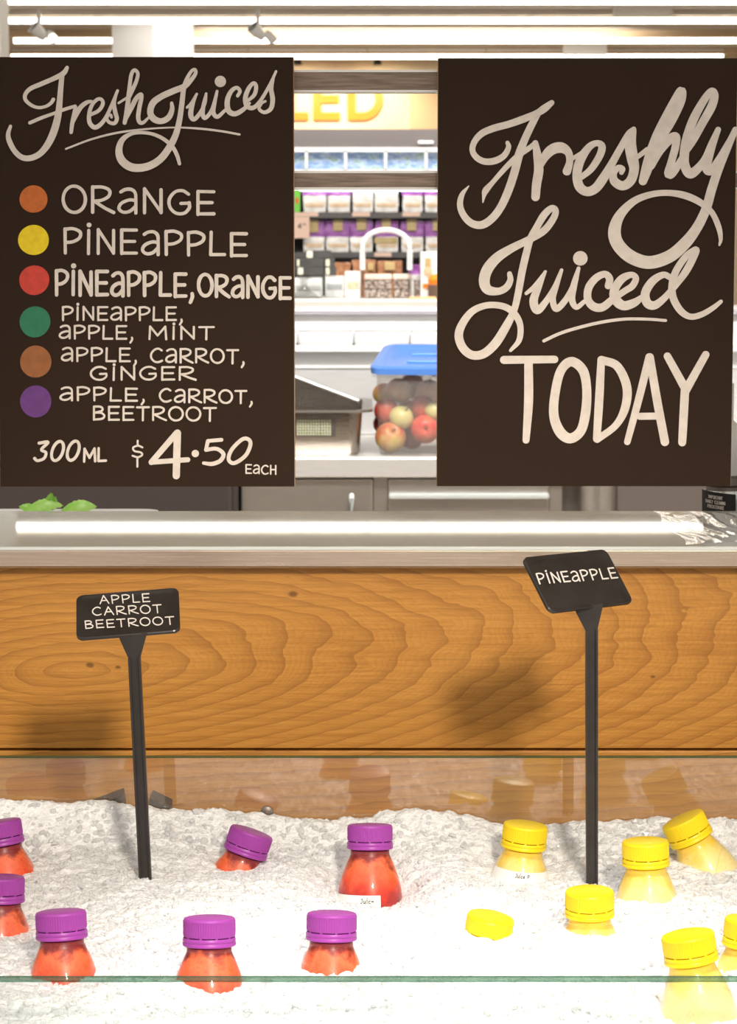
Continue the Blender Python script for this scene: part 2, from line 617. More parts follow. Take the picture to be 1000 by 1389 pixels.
def write(mb, text, x0, x1, yt0, yb0, yt1, yb1, lw, fmap, shear=0.0, gap=.2):
    tot = sum(G[c][0] for c in text) + gap * (len(text) - 1)
    sx = (x1 - x0) / tot
    px = 0.0
    for c in text:
        w, strokes = G[c]
        jit = random.uniform(-.02, .02)

        def put(u, v):
            X = x0 + (px + u) * sx
            f = (X - x0) / (x1 - x0)
            yt = yt0 + (yt1 - yt0) * f
            yb = yb0 + (yb1 - yb0) * f
            Yv = yt + (yb - yt) * (v + jit)
            return X + shear * (Yv - (yt + yb) / 2), Yv
        for s in strokes:
            ribbon(mb, [(*put(u, v), lw * random.uniform(.92, 1.06)) for u, v in s], fmap)
        if c == 'i':
            q = put(.12, -.16)
            disc(mb, q[0], q[1], lw * .72, fmap, n=14)
        px += w + gap


def conv(pts, ox, oy, sc):
    return [(ox + x / sc, oy + y / sc, w / sc) for x, y, w in pts]


# ================================================================== SETTING
CEIL = 3.4
structure(MB().box((-14, -6, -.1), (14, 32, 0)).build('floor', noisy('floor_tiles', (.45, .40, .34), (.52, .47, .40), 3, .35)))
ceil_m = noisy('ceiling_paint', (.64, .53, .40), (.72, .61, .47), 2.5, .8, 0, (.3, 2, 1))
structure(MB().box((-14, 1.5, CEIL), (14, 32, CEIL + .1)).build('ceiling', ceil_m))
wall_m = noisy('wall_cream', (.74, .60, .40), (.78, .65, .45), 1.5, .7)
WY = 28.0
structure(MB().box((-14, WY, 0), (14, WY + .1, CEIL)).build('wall_back', wall_m))
# added shallow bands: second tone of the lit ceiling, put into their colour
bmm = noisy('ceiling_tone_band', (.52, .36, .20), (.60, .44, .27), 3, .7, 0, (.4, 3, 3))
for k, y in enumerate((21.75, 23.9, 26.2)):
    structure(MB().box((-14, y, CEIL - .06), (14, y + .30, CEIL)).build('trim_%d' % (k + 1), bmm))
# white pillar far behind
pl = MB()
PLY = 22.9
px0, px1 = xat(155, PLY), xat(265, PLY)
pl.prism([Vector((px0, PLY, 0)), Vector(((px0 + px1) / 2 + .02, PLY - .25, 0)), Vector((px1, PLY, 0)), Vector(((px0 + px1) / 2, PLY + .4, 0))], Vector((0, 0, CEIL)))
structure(pl.build('trim_4', mat('pillar_white', (.93, .92, .90), .6)))
pl = MB()
pl.box((xat(-160, 19), 19, 0), (xat(6, 19), 19.4, CEIL))
structure(pl.build('trim_5', mat('pillar_cream', (.90, .88, .84), .6)))

# ceiling lights : individual fluorescent battens, in rows
tube_m = mat('lamp_tube', (1, 1, 1), .4, emit=(1, .96, .88), es=4.0)
hous_m = mat('lamp_housing', (.74, .67, .57), .5)
root0 = None
LY = [zrow for zrow in (5.0, 7.4, 9.8, 12.2, 14.6, 16.9)]
rows_vis = []
for py in (4.5, 30.5, 57.5, 79):
    t = (310 - py) / FPX
    rows_vis.append((CEIL - .10 - CAMZ) / math.tan(math.atan((694.5 - py) / FPX) - PITCH))
cnt = 0
for ri, ry in enumerate(LY + rows_vis):
    vis = ri >= len(LY)
    n0, n1 = (-3, 3) if vis else (-2, 2)
    for k in range(n0, n1):
        cx = k * 1.228 + .6 + (ri % 3) * .17
        if root0 is None:
            root0 = empty('ceiling_light', (0, 0, CEIL), '', 'light')
            h = MB()
            h.box((-.615, -.085, CEIL - .045), (.615, .085, CEIL), .01)
            hs = h.build('lamp_housing', hous_m, root0)
            tb = MB()
            tb.tube([(-.612, 0, CEIL - .085), (.612, 0, CEIL - .085)], .025, 12)
            tb.build('lamp_tube', tube_m, root0, smooth=40)
            for sgn in (-1, 1):
                MB().box((sgn * .606 - .009, -.025, CEIL - .062), (sgn * .606 + .009, .025, CEIL - .03)).build('lamp_holder', hous_m, root0)
            r = root0
        else:
            r = copy_tree(root0)
        r.location = (cx, ry, CEIL)
        cnt += 1
        g = ['first', 'second', 'third', 'fourth', 'fifth', 'sixth'][k - n0]
        if vis:
            rn = ['highest', 'second highest', 'third highest', 'lowest'][ri - len(LY)]
            r['label'] = 'glowing white ceiling tube, %s from the left in the %s row of the photo' % (g, rn)
            r['group'] = 'fluorescent tubes across the far ceiling'
        else:
            r['label'] = 'fluorescent ceiling tube overhead, nearer than the photo shows'
            r['group'] = 'fluorescent tubes over the near counters'

# track spotlights on the far ceiling
def track_spot(px, py, Y, lab):
    p = at(px, py, Y)
    spot('track_spot_light', (p.x + (-.1 if px > 200 else .1), Y - .15, p.z - .06), (xat(225 if px > 200 else 180, 22.7), 22.75, 3.1), 70 if px > 200 else 22, .04, 40, .6, (1, .97, .92))
    root = empty('track_spotlight', (p.x, Y, CEIL), lab, 'spotlight', 'track spotlights on the far ceiling')
    MB().tube([(p.x, Y, CEIL), (p.x, Y, p.z + .05)], .018, 8).build('stem', M['white'], root, smooth=40)
    d = Vector((-.55, -.35, .55)).normalized()
    R = d.to_track_quat('Z', 'Y').to_matrix().to_4x4()
    h = MB().lathe([(.03, -.07), (.045, -.04), (.052, .015), (.058, .07)], 20, Matrix.Translation(p) @ R)
    h.build('lamp_head', M['white'], root, smooth=40)
    MB().lathe([(.0, .0701), (.042, .0705), (.052, .075)], 20, Matrix.Translation(p) @ R).build('lens', M['black'], root, smooth=40)
    e = p + Vector((.10, 0, -.03))
    MB().lathe([(.02, -.05), (.038, -.02), (.042, .06)], 16, Matrix.Translation(e) @ Vector((.5, -.2, -.6)).to_track_quat('Z', 'Y').to_matrix().to_4x4()).build('lamp_head', M['white'], root, smooth=40)

track_spot(53, 44, 21.6, 'small white track spotlight with two heads left of the pale pillar')
track_spot(350, 44, 21.6, 'small white track spotlight with two heads right of the pale pillar')
# white vents hanging on the ceiling on the right
for px, py, w, lab in ((872, 17, 80, 'flat white ceiling panel under the upper tube row'), (794, 68, 60, 'flat white ceiling panel under the lower tube row')):
    Y = 21.0 if py < 40 else 25.4
    a, b = at(px - w / 2, py - 6, Y), at(px + w / 2, py + 6, Y)
    o = MB().box((a.x, Y, b.z), (b.x, Y + .05, CEIL), .01).build('hanging_panel', mat('panel_white', (.78, .72, .64), .5))
    tag(o, lab, 'panel', 'white panels on the far ceiling')

# lamps that wash the far wall
for px, lab in ((404, 'dark little wall washer lamp beside the left sign edge'), (512, 'dark little wall washer lamp above the orange letters')):
    p = at(px, 85, 27.3)
    root = empty('wall_washer', (p.x, 27.3, CEIL), lab, 'lamp', 'wall washer lamps')
    MB().tube([(p.x, 27.3, CEIL), (p.x, 27.3, p.z)], .012, 8).build('stem', M['black'], root)
    MB().lathe([(.0, .05), (.035, .045), (.045, -.02), (.03, -.03)], 16, Matrix.Translation(p)).build('lamp_head', M['black'], root, smooth=40)
    spot('wall_washer_light', (p.x, 27.2, p.z - .06), (p.x, 27.95, p.z - .9), 70, .05, 120, .8, (1, .86, .6))

# orange letters on the far wall
def font_mesh(txt, size, extrude):
    c = bpy.data.curves.new('t', 'FONT')
    c.body = txt
    c.size = size
    c.extrude = extrude
    c.offset = .02 * size
    o = bpy.data.objects.new('t', c)
    COL.objects.link(o)
    me = bpy.data.meshes.new_from_object(o.evaluated_get(bpy.context.evaluated_depsgraph_get()))
    bpy.data.objects.remove(o)
    bpy.data.curves.remove(c)
    return me

orange_m = mat('orange_letter', (.88, .22, .006), .5)
for ch, x0, x1 in (('L', 390, 418), ('E', 425, 461), ('D', 472, 520)):
    b, tpt = at(x0, 163, WY - .04), at(x1, 106, WY - .04)
    mb = MB()
    h = tpt.z - b.z
    w = tpt.x - b.x
    th = .085
    y0, y1 = WY - .04, WY
    if ch in 'LE':
        mb.box((b.x, y0, b.z), (b.x + th, y1, tpt.z))
        mb.box((b.x + th, y0, b.z), (b.x + w, y1, b.z + th))
        if ch == 'E':
            mb.box((b.x + th, y0, b.z + h * .5 - th / 2), (b.x + w * .95, y1, b.z + h * .5 + th / 2))
            mb.box((b.x + th, y0, tpt.z - th), (b.x + w, y1, tpt.z))
    else:
        mb.box((b.x, y0, b.z), (b.x + th, y1, tpt.z))
        outer, inner = [], []
        n = 24
        r0 = h / 2
        cx0 = b.x + w - r0
        for i in range(n + 1):
            a = -math.pi / 2 + math.pi * i / n
            outer.append(Vector((cx0 + r0 * math.cos(a), y0, b.z + r0 + r0 * math.sin(a))))
            inner.append(Vector((cx0 + (r0 - th) * math.cos(a), y0, b.z + r0 + (r0 - th) * math.sin(a))))
        outer = [Vector((b.x + th, y0, b.z))] + outer + [Vector((b.x + th, y0, tpt.z))]
        inner = [Vector((b.x + th, y0, b.z + th))] + inner + [Vector((b.x + th, y0, tpt.z - th))]
        for i in range(len(outer) - 1):
            mb.prism([outer[i], outer[i + 1], inner[i + 1], inner[i]], Vector((0, .04, 0)))
    o = mb.build('wall_letter', orange_m)
    tag(o, 'orange capital letter %s on the cream far wall' % ch, 'letter', 'orange wall letters')
# beige panel right of the letters
structure(MB().box((xat(556, WY), WY - .03, 2.3), (xat(760, WY), WY, CEIL - .25)).build('trim_6', mat('wall_beige', (.66, .48, .29), .6)))

# ------------------------------------------------------------------ far freezer cabinet
FY = 24.0
def fz(py): return zat(py, FY)
def fx(px): return xat(px, FY)
root = empty('freezer_cabinet', (fx(500), FY + .4, 0), 'white upright freezer with small glass doors under a grey fascia', 'freezer')
MB().box((fx(330), FY + .05, 0), (fx(670), FY + .8, fz(232))).build('cabinet_body', M['white'], root)
b = MB()
b.box((fx(330), FY + .02, fz(200)), (fx(670), FY + .8, fz(175)))
b.build('fascia', mat('grey_fascia', (.155, .135, .13), .5), root)
b = MB().box((fx(567), FY - .01, fz(195.5)), (fx(588), FY + .02, fz(191)), .008)
b.build('badge', M['white'], root)
fr = MB()
fr.box((fx(330), FY, fz(206)), (fx(670), FY + .8, fz(200)))
fr.box((fx(330), FY, fz(235)), (fx(670), FY + .04, fz(229.5)))
mul = [416, 469, 523, 578, 632, 362]
for m_ in mul:
    fr.box((fx(m_ - 2), FY, fz(231)), (fx(m_ + 2), FY + .04, fz(204)))
MB_back = fr.build('door_frame', M['white'], root)
bk = MB().box((fx(332), FY + .045, fz(231)), (fx(668), FY + .05, fz(205)))
bm_ = mat('freezer_stock', (.4, .5, .7), .6)
_t = NT(bm_)
_n = _t.noise(_t.coord((1, 1, 2.5)), 9, 3, .6)
_t.link(_t.ramp(_n, [(.3, (.66, .80, .70)), (.42, (.22, .36, .62)), (.5, (.45, .56, .76)), (.57, (.70, .78, .84)), (.64, (.20, .40, .18)), (.75, (.75, .8, .85))]), _t.b.inputs['Base Color'])
bk.build('stock', bm_, root)
xs = sorted(mul)
thin_pane = clear('coated_pane', (.95, .97, 1), 1.12, .1)
for a_, b_ in zip(xs[:-1], xs[1:]):
    MB().box((fx(a_ + 2), FY + .012, fz(230)), (fx(b_ - 2), FY + .018, fz(206))).build('door_pane', thin_pane, root)

# ------------------------------------------------------------------ shelves with bread packs
SY = 18.0
def sz(py): return zat(py, SY)
def sx(px): return xat(px, SY)
root = empty('display_shelf', (sx(500), SY + .3, 0), 'dark shelving unit with two shelves of bagged bread', 'shelf')
sd = mat('shelf_dark', (.085, .08, .082), .5)
MB().box((sx(360), SY + .55, 0), (sx(640), SY + .6, sz(245))).build('back_panel', mat('shelf_back', (.05, .045, .045), .6), root)
MB().box((sx(360), SY, sz(252)), (sx(640), SY + .6, sz(245))).build('canopy', M['white'], root)
tube2 = mat('shelf_lamp', (1, 1, 1), .4, emit=(1, .96, .9), es=5)
MB().tube([(sx(362), SY + .06, sz(256.5)), (sx(638), SY + .06, sz(256.5))], .012, 8).build('shelf_lamp', tube2, root)
for y0, y1 in ((288, 296), (342, 349.5)):
    MB().box((sx(360), SY - .02, sz(y1)), (sx(640), SY + .56, sz(y0))).build('shelf_board', sd, root)
MB().box((sx(360), SY - .05, 0), (sx(640), SY + .56, sz(407))).build('base_cabinet', M['white'], root)
for e in (358, 640):
    MB().box((sx(e), SY - .02, 0), (sx(e) + .012, SY + .6, sz(245))).build('side_panel', M['white'], root)
tagm = mat('price_card', (.72, .52, .42), .6)
for x0, x1, y0, y1 in ((399, 432, 288, 293.5), (478, 502, 288, 293.5), (546, 570, 288, 293.5), (508, 531, 342.5, 348)):
    MB().box((sx(x0), SY - .026, sz(y1)), (sx(x1), SY - .02, sz(y0))).build('price_strip', tagm, root)
def shelfmap(px, py): return at(px, py, SY - .045)
t_ = empty('price_card', (sx(409), SY - .04, sz(322)), 'large pink price card hanging from the upper bread shelf', 'price card')
MB().box((sx(398), SY - .044, sz(323)), (sx(420), SY - .038, sz(294))).build('card', tagm, t_)
w_ = MB()
write(w_, '4', 404, 409, 303, 310, 303, 310, 1.2, shelfmap)
write(w_, '99', 410, 415, 303, 306, 303, 306, .6, shelfmap)
w_.build('lettering', M['ink'], t_, fixn=False)

wrap_m = noisy('clear_wrap', (.66, .63, .58), (.92, .91, .90), 14, .22, .5, (1, 1, 1.6))
bread_m = noisy('bread_band', (.62, .42, .25), (.76, .60, .42), 20, .6)
purp_m = noisy('purple_wrap', (.22, .055, .28), (.38, .13, .44), 16, .3, .4)
gold_m = noisy('gold_tag', (.44, .32, .14), (.52, .40, .20), 20, .5)

def crumple(lo, hi, amt, seed, cuts=4, bev=.012):
    b = bmesh.new()
    bmesh.ops.create_cube(b, size=1)
    bmesh.ops.subdivide_edges(b, edges=b.edges[:], cuts=cuts, use_grid_fill=True)
    c = (Vector(lo) + Vector(hi)) / 2
    d = Vector(hi) - Vector(lo)
    for v in b.verts:
        p = Vector((c.x + v.co.x * d.x, c.y + v.co.y * d.y, c.z + v.co.z * d.z))
        q = Vector(v.co) * 2
        nn = max(abs(q.x), abs(q.y), abs(q.z))
        rn = q.length / 1.73
        p = c + (p - c) * (1 - .16 * max(0, rn - .72))
        if v.co.z > -.49:
            p += noise.noise_vector(p * 28 + Vector((seed, 0, seed * 2))) * amt
        v.co = p
    return b

def bread_pack(x0, x1, yb, yt, Y, yh, lab, hdr=None, tagx=None, group='bread packs on the shelves', band=True, dep=.14, gold=None):
    a, b = at(x0, yb, Y), at(x1, yt, Y)
    root = empty('bread_pack', ((a.x + b.x) / 2, Y + dep / 2, a.z), lab, 'bread pack', group)
    MB().bm(crumple((a.x + .002, Y, a.z), (b.x - .002, Y + dep, zat(yh, Y) if hdr else b.z), .007, x0)).build('bag', wrap_m, root, smooth=40)
    if band:
        zz0, zz1 = zat(yb - (yb - yh) * .30, Y), zat(yb - (yb - yh) * .55, Y)
        MB().box((a.x + .018, Y - .006, zz0), (b.x - .018, Y + .012, zz1), .004).build('bread_band', bread_m, root)
    if hdr:
        MB().bm(crumple((a.x - .004, Y + .01, zat(yh + 1, Y)), (b.x + .004, Y + dep - .02, b.z), .010, x0 + 3)).build('bag_top', hdr, root, smooth=40)
    if tagx:
        MB().box((xat(tagx[0], Y), Y - .016, zat(tagx[3], Y)), (xat(tagx[1], Y), Y - .008, zat(tagx[2], Y))).build('gold_tag', gold_m, root)
    if gold:
        MB().box((xat(gold[0], Y), Y - .012, zat(gold[3], Y)), (xat(gold[1], Y), Y - .004, zat(gold[2], Y))).build('gold_band', gold_m, root)
    return root

PY = SY + .07
ordn = ['leftmost', 'second from the left', 'third from the left', 'fourth from the left', 'fifth from the left', 'rightmost']
for i, (x0, x1) in enumerate(((411, 443), (444, 476), (478, 507), (508, 541), (546, 574), (576, 603))):
    bread_pack(x0, x1, 288, 259, PY, 265, 'white bagged bread on the top shelf, %s of six' % ordn[i], hdr=purp_m if i not in (2, 3) else None)
for i, (x0, x1, tx) in enumerate(((411, 441, (420, 432, 298, 315)), (442, 474, (452, 465, 298, 313)), (475, 506, (484, 497, 297, 312)), (510, 541, (518, 530, 297, 309)), (544, 575, (552, 565, 297, 313)), (577, 606, (587, 598, 298, 313)))):
    bread_pack(x0, x1, 342, 299, PY, 321, 'purple topped bread bag, middle shelf, %s of six' % ordn[i], hdr=purp_m, tagx=tx, gold=(508, 539, 322, 330) if i == 3 else None)
gt = empty('carton', (sx(404), SY + .08, sz(288)), 'narrow green carton at the left end of the top shelf', 'carton')
MB().box((sx(398), SY + .04, sz(288)), (sx(407), SY + .12, sz(257)), .004).build('box', mat('green_carton', (.18, .60, .06), .5), gt)
MB().box((sx(401), SY + .034, sz(276)), (sx(405), SY + .04, sz(268))).build('picture', mat('red_spot', (.7, .12, .05), .5), gt)

# ------------------------------------------------------------------ rear counter in front of the shelves
CY = 15.0
def cz(py): return zat(py, CY)
def cx_(px): return xat(px, CY)
CTOP = cz(405)
root = empty('back_counter', (0, CY + .2, 0), 'white serving counter in front of the bread shelves', 'counter')
MB().box((cx_(300), CY - .25, CTOP - .05), (cx_(700), CY + .65, CTOP), .008).build('worktop', mat('counter_white', (.86, .82, .76), .35), root)
MB().box((cx_(300), CY - .2, 0), (cx_(700), CY + .6, CTOP - .05)).build('cabinet', M['white'], root)

blk = noisy('black_carton', (.03, .03, .03), (.07, .07, .068), 10, .4)
crm = noisy('cream_label', (.72, .69, .52), (.82, .80, .66), 30, .5)
stand = empty('cake_stand', (cx_(412), CY + .1, CTOP), 'clear glass cake stand carrying black boxes', 'cake stand')
gm = clear('pressed_glass', (.80, .80, .80), 1.5, .05)
zt = cz(373.5)
MB().lathe([(.105, CTOP), (.095, CTOP + .012), (.05, CTOP + .035), (.018, CTOP + .075), (.022, zt - .03), (.05, zt - .015)], 28, Matrix.Translation((cx_(412), CY + .1, 0))).build('foot', gm, stand, smooth=50)
MB().lathe([(.02, zt - .016), (.19, zt - .012), (.20, zt)], 36, Matrix.Translation((cx_(412), CY + .1, 0))).build('plate', gm, stand, smooth=50)

def carton(x0, x1, y0, y1, Y, lab, lx0, lx1):
    a, b = at(x0, y1, Y), at(x1, y0, Y)
    r = empty('black_box', ((a.x + b.x) / 2, Y + .05, a.z), lab, 'box', 'black boxes on the cake stand')
    MB().box((a.x, Y, a.z), (b.x, Y + .12, b.z), .003).build('box', blk, r)
    MB().box((xat(lx0, Y), Y - .003, a.z + .004), (xat(lx1, Y), Y, b.z - .004)).build('paper_label', crm, r)
    return r
carton(414, 449, 339.5, 350.5, CY + .04, 'black box with cream label on top of the cake stand stack', 416, 424)
carton(399, 440, 351, 362, CY + .04, 'wide black box in the middle layer of the cake stand stack', 403, 406)
carton(441, 454, 351, 362, CY + .04, 'short black box end in the middle layer of the stack', 442, 447)
carton(399, 440, 362.3, 373.3, CY + .04, 'wide black box in the bottom layer of the cake stand stack', 404, 411)
carton(441, 456, 362.3, 373.3, CY + .04, 'short black box end in the bottom layer of the stack', 442, 447)

def tub(x0, x1, y0, Y, lab, c_, bandc=None):
    a, b = at(x0, 405, Y), at(x1, y0, Y)
    r = empty('food_tub', ((a.x + b.x) / 2, Y + .06, CTOP), lab, 'tub', 'tubs on the rear counter')
    m = MB()
    w = (b.x - a.x) / 2
    m.bm(crumple((a.x, Y, CTOP), (b.x, Y + .13, b.z), .004, x0))
    m.build('tub', c_, r, smooth=50)
    if bandc: MB().box((a.x + .012, Y - .004, CTOP + (b.z - CTOP) * .35), (b.x - .012, Y + .004, CTOP + (b.z - CTOP) * .62), .003).build('band', bandc, r)
    return r
tubm = noisy('tub_white', (.66, .70, .70), (.86, .88, .88), 22, .3)
tub(441, 467, 374, CY + .30, 'pale tub with grey band beside the cake stand', tubm, mat('grey_band', (.42, .45, .47), .5))
tub(399, 438, 377, CY + .33, 'pale tub seen behind the glass cake stand foot', tubm, mat('pale_band', (.55, .57, .56), .5))
tub(468, 489, 368, CY + .06, 'white tub with wide tan band left of the white arch', tubm, bread_m)
brown_m = noisy('brown_loaf', (.22, .085, .035), (.42, .20, .10), 26, .45, .4)
for x0, x1, y0, lab, tx in ((452, 476, 357, 'brown bagged loaf behind the tubs', None), (478, 510, 353, 'brown bagged loaf seen under the left of the arch', (499, 507, 356, 366)), (512, 546, 354, 'brown bagged loaf seen under the right of the arch', (522, 536, 355, 366))):
    Y = CY + .34
    a, b = at(x0, 405, Y), at(x1, y0, Y)
    r = empty('brown_loaf', ((a.x + b.x) / 2, Y + .08, CTOP), lab, 'loaf', 'brown loaves on the rear counter')
    MB().bm(crumple((a.x, Y, CTOP), (b.x, Y + .16, b.z), .012, x0)).build('loaf', brown_m, r, smooth=60)
    if tx: MB().box((xat(tx[0], Y), Y - .012, zat(tx[3], Y)), (xat(tx[1], Y), Y - .004, zat(tx[2], Y))).build('gold_tag', gold_m, r)
speck = mat('speckled_stock', (.3, .25, .22), .5)
_t = NT(speck)
_n = _t.noise(_t.coord(), 60, 3, .7)
_t.link(_t.ramp(_n, [(.38, (.05, .04, .04)), (.5, (.22, .16, .13)), (.6, (.62, .55, .5)), (.7, (.12, .1, .1))]), _t.b.inputs['Base Color'])
for x0, x1, y0, lab in ((495, 531, 379, 'dark speckled snack tray under the left of the arch'), (534, 557, 379, 'dark speckled snack tray under the right of the arch')):
    a, b = at(x0, 405, CY + .02), at(x1, y0, CY + .02)
    r = empty('snack_tray', ((a.x + b.x) / 2, CY + .1, CTOP), lab, 'snack tray', 'speckled snack trays')
    MB().box((a.x, CY + .02, CTOP), (b.x, CY + .18, CTOP + (b.z - CTOP) * .47), .006).build('lower_pack', speck, r)
    MB().box((a.x, CY + .02, CTOP + (b.z - CTOP) * .5), (b.x, CY + .18, b.z), .006).build('upper_pack', speck, r)
    MB().box((a.x - .003, CY + .015, b.z), (b.x + .003, CY + .185, b.z + .03), .006).build('lid', mat('paper_lid', (.80, .66, .58), .5), r)
# white arch
ar = empty('arch_stand', (cx_(524), CY - .03, CTOP), 'white arched display stand on the rear counter', 'display stand')
pts = []
xl, xr = cx_(492), cx_(556)
zt, zs = cz(312), cz(335)
pts.append((xl, CY - .03, cz(366)))
pts.append((xl, CY - .03, zs - .02))
for k in range(13):
    a = math.pi - math.pi * k / 12
    pts.append(((xl + xr) / 2 + (xr - xl) / 2 * math.cos(a), CY - .03, zs + (zt - zs) * math.sin(a)))
pts.append((xr, CY - .03, zs - .02))
pts.append((xr, CY - .03, cz(366)))
MB().tube(pts, .016, 10).build('arch', M['white'], ar, smooth=60)
for x in (xl, xr):
    MB().tube([(x, CY - .03, CTOP), (x, CY - .03, cz(366))], .013, 10).build('post', gm, ar, smooth=60)
# right-hand things of the counter
r = empty('white_carton', (cx_(584), CY + .1, CTOP), 'tall white carton with orange stripe at right of counter', 'carton')
MB().box((cx_(571), CY + .03, CTOP), (cx_(602), CY + .2, cz(342)), .006).build('box', M['white'], r)
MB().box((cx_(574), CY + .024, cz(391)), (cx_(600), CY + .03, cz(385))).build('stripe', orange_m, r)
MB().lathe([(.0, -.004), (.026, -.003), (.026, .003), (.0, .004)], 20, Matrix.Translation((cx_(581), CY + .026, cz(368))) @ Matrix.Rotation(math.pi / 2, 4, 'X')).build('picture', bread_m, r)
MB().box((cx_(577), CY + .024, cz(362)), (cx_(585), CY + .03, cz(350))).build('window', gold_m, r)
r = tag(MB().lathe([(.0, .0), (.045, .0), (.052, .03), (.03, .055), (.0, .062)], 24, Matrix.Translation((cx_(592), CY - .02, CTOP + .085))).build('orange_dome', orange_m, smooth=50), 'orange dome top in front of the tall white carton', 'dome')
r['category'] = 'lid'
r = tag(MB().lathe([(.05, CTOP), (.05, CTOP + .080), (.045, CTOP + .085)], 20, Matrix.Translation((cx_(592), CY - .02, 0))).build('jar', mat('brown_jar', (.12, .08, .06), .3), smooth=40), 'dark jar under the orange dome top', 'jar')
bread_pack(556, 570, 381, 360, CY + .26, 372, 'small purple pack between arch and tall white carton', hdr=purp_m, band=False, group='packs right of the arch')
for x0, x1, lab in ((556, 562, 'white packet right of the arch foot'), (563, 570, 'dark speckled packet beside the tall white carton')):
    a, b = at(x0, 405, CY + .08), at(x1, 381, CY + .08)
    tag(MB().box((a.x, CY + .08, CTOP), (b.x, CY + .14, b.z), .004).build('snack_packet', M['white'] if x0 == 556 else speck), lab, 'packet', 'packets right of the arch')
a, b = at(555, 405, CY - .1), at(592, 401, CY - .1)
tag(MB().box((a.x, CY - .14, CTOP), (b.x, CY - .08, CTOP + .014), .003).build('orange_mat', mat('orange_pale', (.90, .50, .24), .5)), 'flat orange mat at right front of the rear counter', 'mat')
# stock under the small purple pack
tag(MB().box((cx_(555), CY + .25, CTOP), (cx_(571), CY + .42, cz(381)), .004).build('carton', blk), 'low dark carton under the small purple pack', 'carton')

# ================================================================== KITCHEN
BY, BT = 7.1, .9
def bz(py): return zat(py, BY)
def bx(px): return xat(px, BY, 620)
BT = bz(620)
root = empty('work_bench', (0, BY + .35, 0), 'long stainless steel work bench with cupboards below', 'bench')
MB().box((bx(325), BY, bz(648)), (bx(1300), BY + .78, BT), .006).build('worktop', M['steel_bench'], root)
dk = MB().box((bx(325), BY + .06, .12), (bx(1300), BY + .75, bz(648)))
dk.build('carcass', M['steel_dark'], root)
d = MB().box((bx(326), BY + .02, .18), (bx(506), BY + .06, bz(651)), .004)
d = d.build('door', M['steel_dull'], root)
MB().tube([(bx(477), BY + .01, bz(673)), (bx(477), BY - .01, bz(676)), (bx(477), BY - .01, bz(720)), (bx(477), BY + .01, bz(723))], .008, 8).build('handle', M['steel'], d, smooth=60)
d = MB().box((bx(527), BY + .02, bz(760)), (bx(746), BY + .06, bz(651)), .004).build('drawer', M['steel_dull'], root)
MB().box((bx(527), BY - .005, bz(677)), (bx(746), BY + .03, bz(669)), .006).build('handle', M['steel'], d)
d = MB().box((bx(838), BY + .02, .18), (bx(1010), BY + .06, bz(651)), .004).build('door', mat('door_brown', (.13, .105, .09), .45), root)
MB().lathe([(.055, 0.12), (.055, bz(652))], 24, Matrix.Translation((bx(812), BY + .03, 0))).build('drain_pipe', M['steel_dull'], root, smooth=40)
for a_, b_ in ((507, 526), (747, 764)):
    MB().box((bx(a_), BY + .03, .0), (bx(b_), BY + .07, bz(648))).build('leg', M['steel_dull'], root)
MB().box((bx(325), BY + .1, 0), (bx(1300), BY + .7, .12)).build('plinth', M['dark'], root)
# dark fridge on the left of the bench
r = empty('fridge', (bx(100), BY, 0), 'dark brown under-counter fridge left of the steel bench', 'fridge')
MB().box((bx(-300), BY - .05, 0), (bx(323), BY + .7, BT - .001), .01).build('cabinet', M['dark'], r)
d = MB().box((bx(-290), BY - .08, .1), (bx(316), BY - .05, bz(632)), .008).build('door', mat('fridge_door', (.055, .042, .038), .3), r)
MB().box((bx(296), BY - .095, .3), (bx(300), BY - .079, .7)).build('handle', M['steel_dull'], r)

# half wall behind the bench with steel splashback, narrow shelf and pass-through ledge
HY = BY + .80
def hz(py): return zat(py, HY)
def hx(px): return xat(px, HY, 500)
white_t = noisy('white_tiles', (.84, .84, .83), (.88, .88, .87), 4, .25)
structure(MB().box((hx(100), HY, 0), (hx(1300), HY + .2, hz(427) - .002)).build('wall_kitchen', white_t))
BRIGHT = steel('mirror_steel', (.86, .86, .85), .22)
BRIGHT.node_tree.nodes['Principled BSDF'].inputs['Metallic'].default_value = .45
root = empty('splashback', (0, HY - .02, BT), 'bright steel splashback panel behind the work bench', 'splashback')
MB().box((hx(100), HY - .02, BT), (hx(1300), HY - .001, hz(497)), .003).build('panel', BRIGHT, root)
MB().box((hx(100), HY - .026, hz(499)), (hx(1300), HY - .001, hz(496)), .001).build('cap_strip', M['white'], root)
root = empty('wall_shelf', (0, HY - .08, hz(474)), 'narrow white shelf carrying tubs above the bench', 'shelf')
MB().box((hx(100), HY - .052, hz(473)), (hx(1300), HY - .001, hz(468)), .004).build('shelf_board', M['white'], root)
MB().box((hx(100), HY - .056, hz(476)), (hx(1300), HY - .052, hz(467)), .001).build('front_lip', M['white'], root)
for i, (x0, x1) in enumerate(((330, 403), (405, 479), (481, 555), (557, 630))):
    a, b = at(x0 - .6, 467, HY - .04), at(x1 + .6, 445, HY - .04)
    zb_ = hz(468)
    r = empty('white_tub', ((a.x + b.x) / 2, HY - .06, zb_), 'white tub on the wall shelf, %s of the row' % ['hidden left one', 'left visible one', 'middle visible one', 'right visible one'][i], 'tub', 'white tubs on the wall shelf')
    MB().box((a.x, HY - .048, zb_), (b.x, HY - .004, b.z - .006), .012, 3).build('tub', noisy('tub_plastic', (.82, .82, .82), (.86, .86, .86), 6, .3), r, smooth=40)
    MB().box((a.x + .004, HY - .050, b.z - .010), (b.x - .004, HY - .003, b.z), .004, 2).build('lid', M['white'], r, smooth=40)
root = empty('serving_ledge', (0, HY, hz(427)), 'white topped ledge with grey steel edge over the half wall', 'ledge')
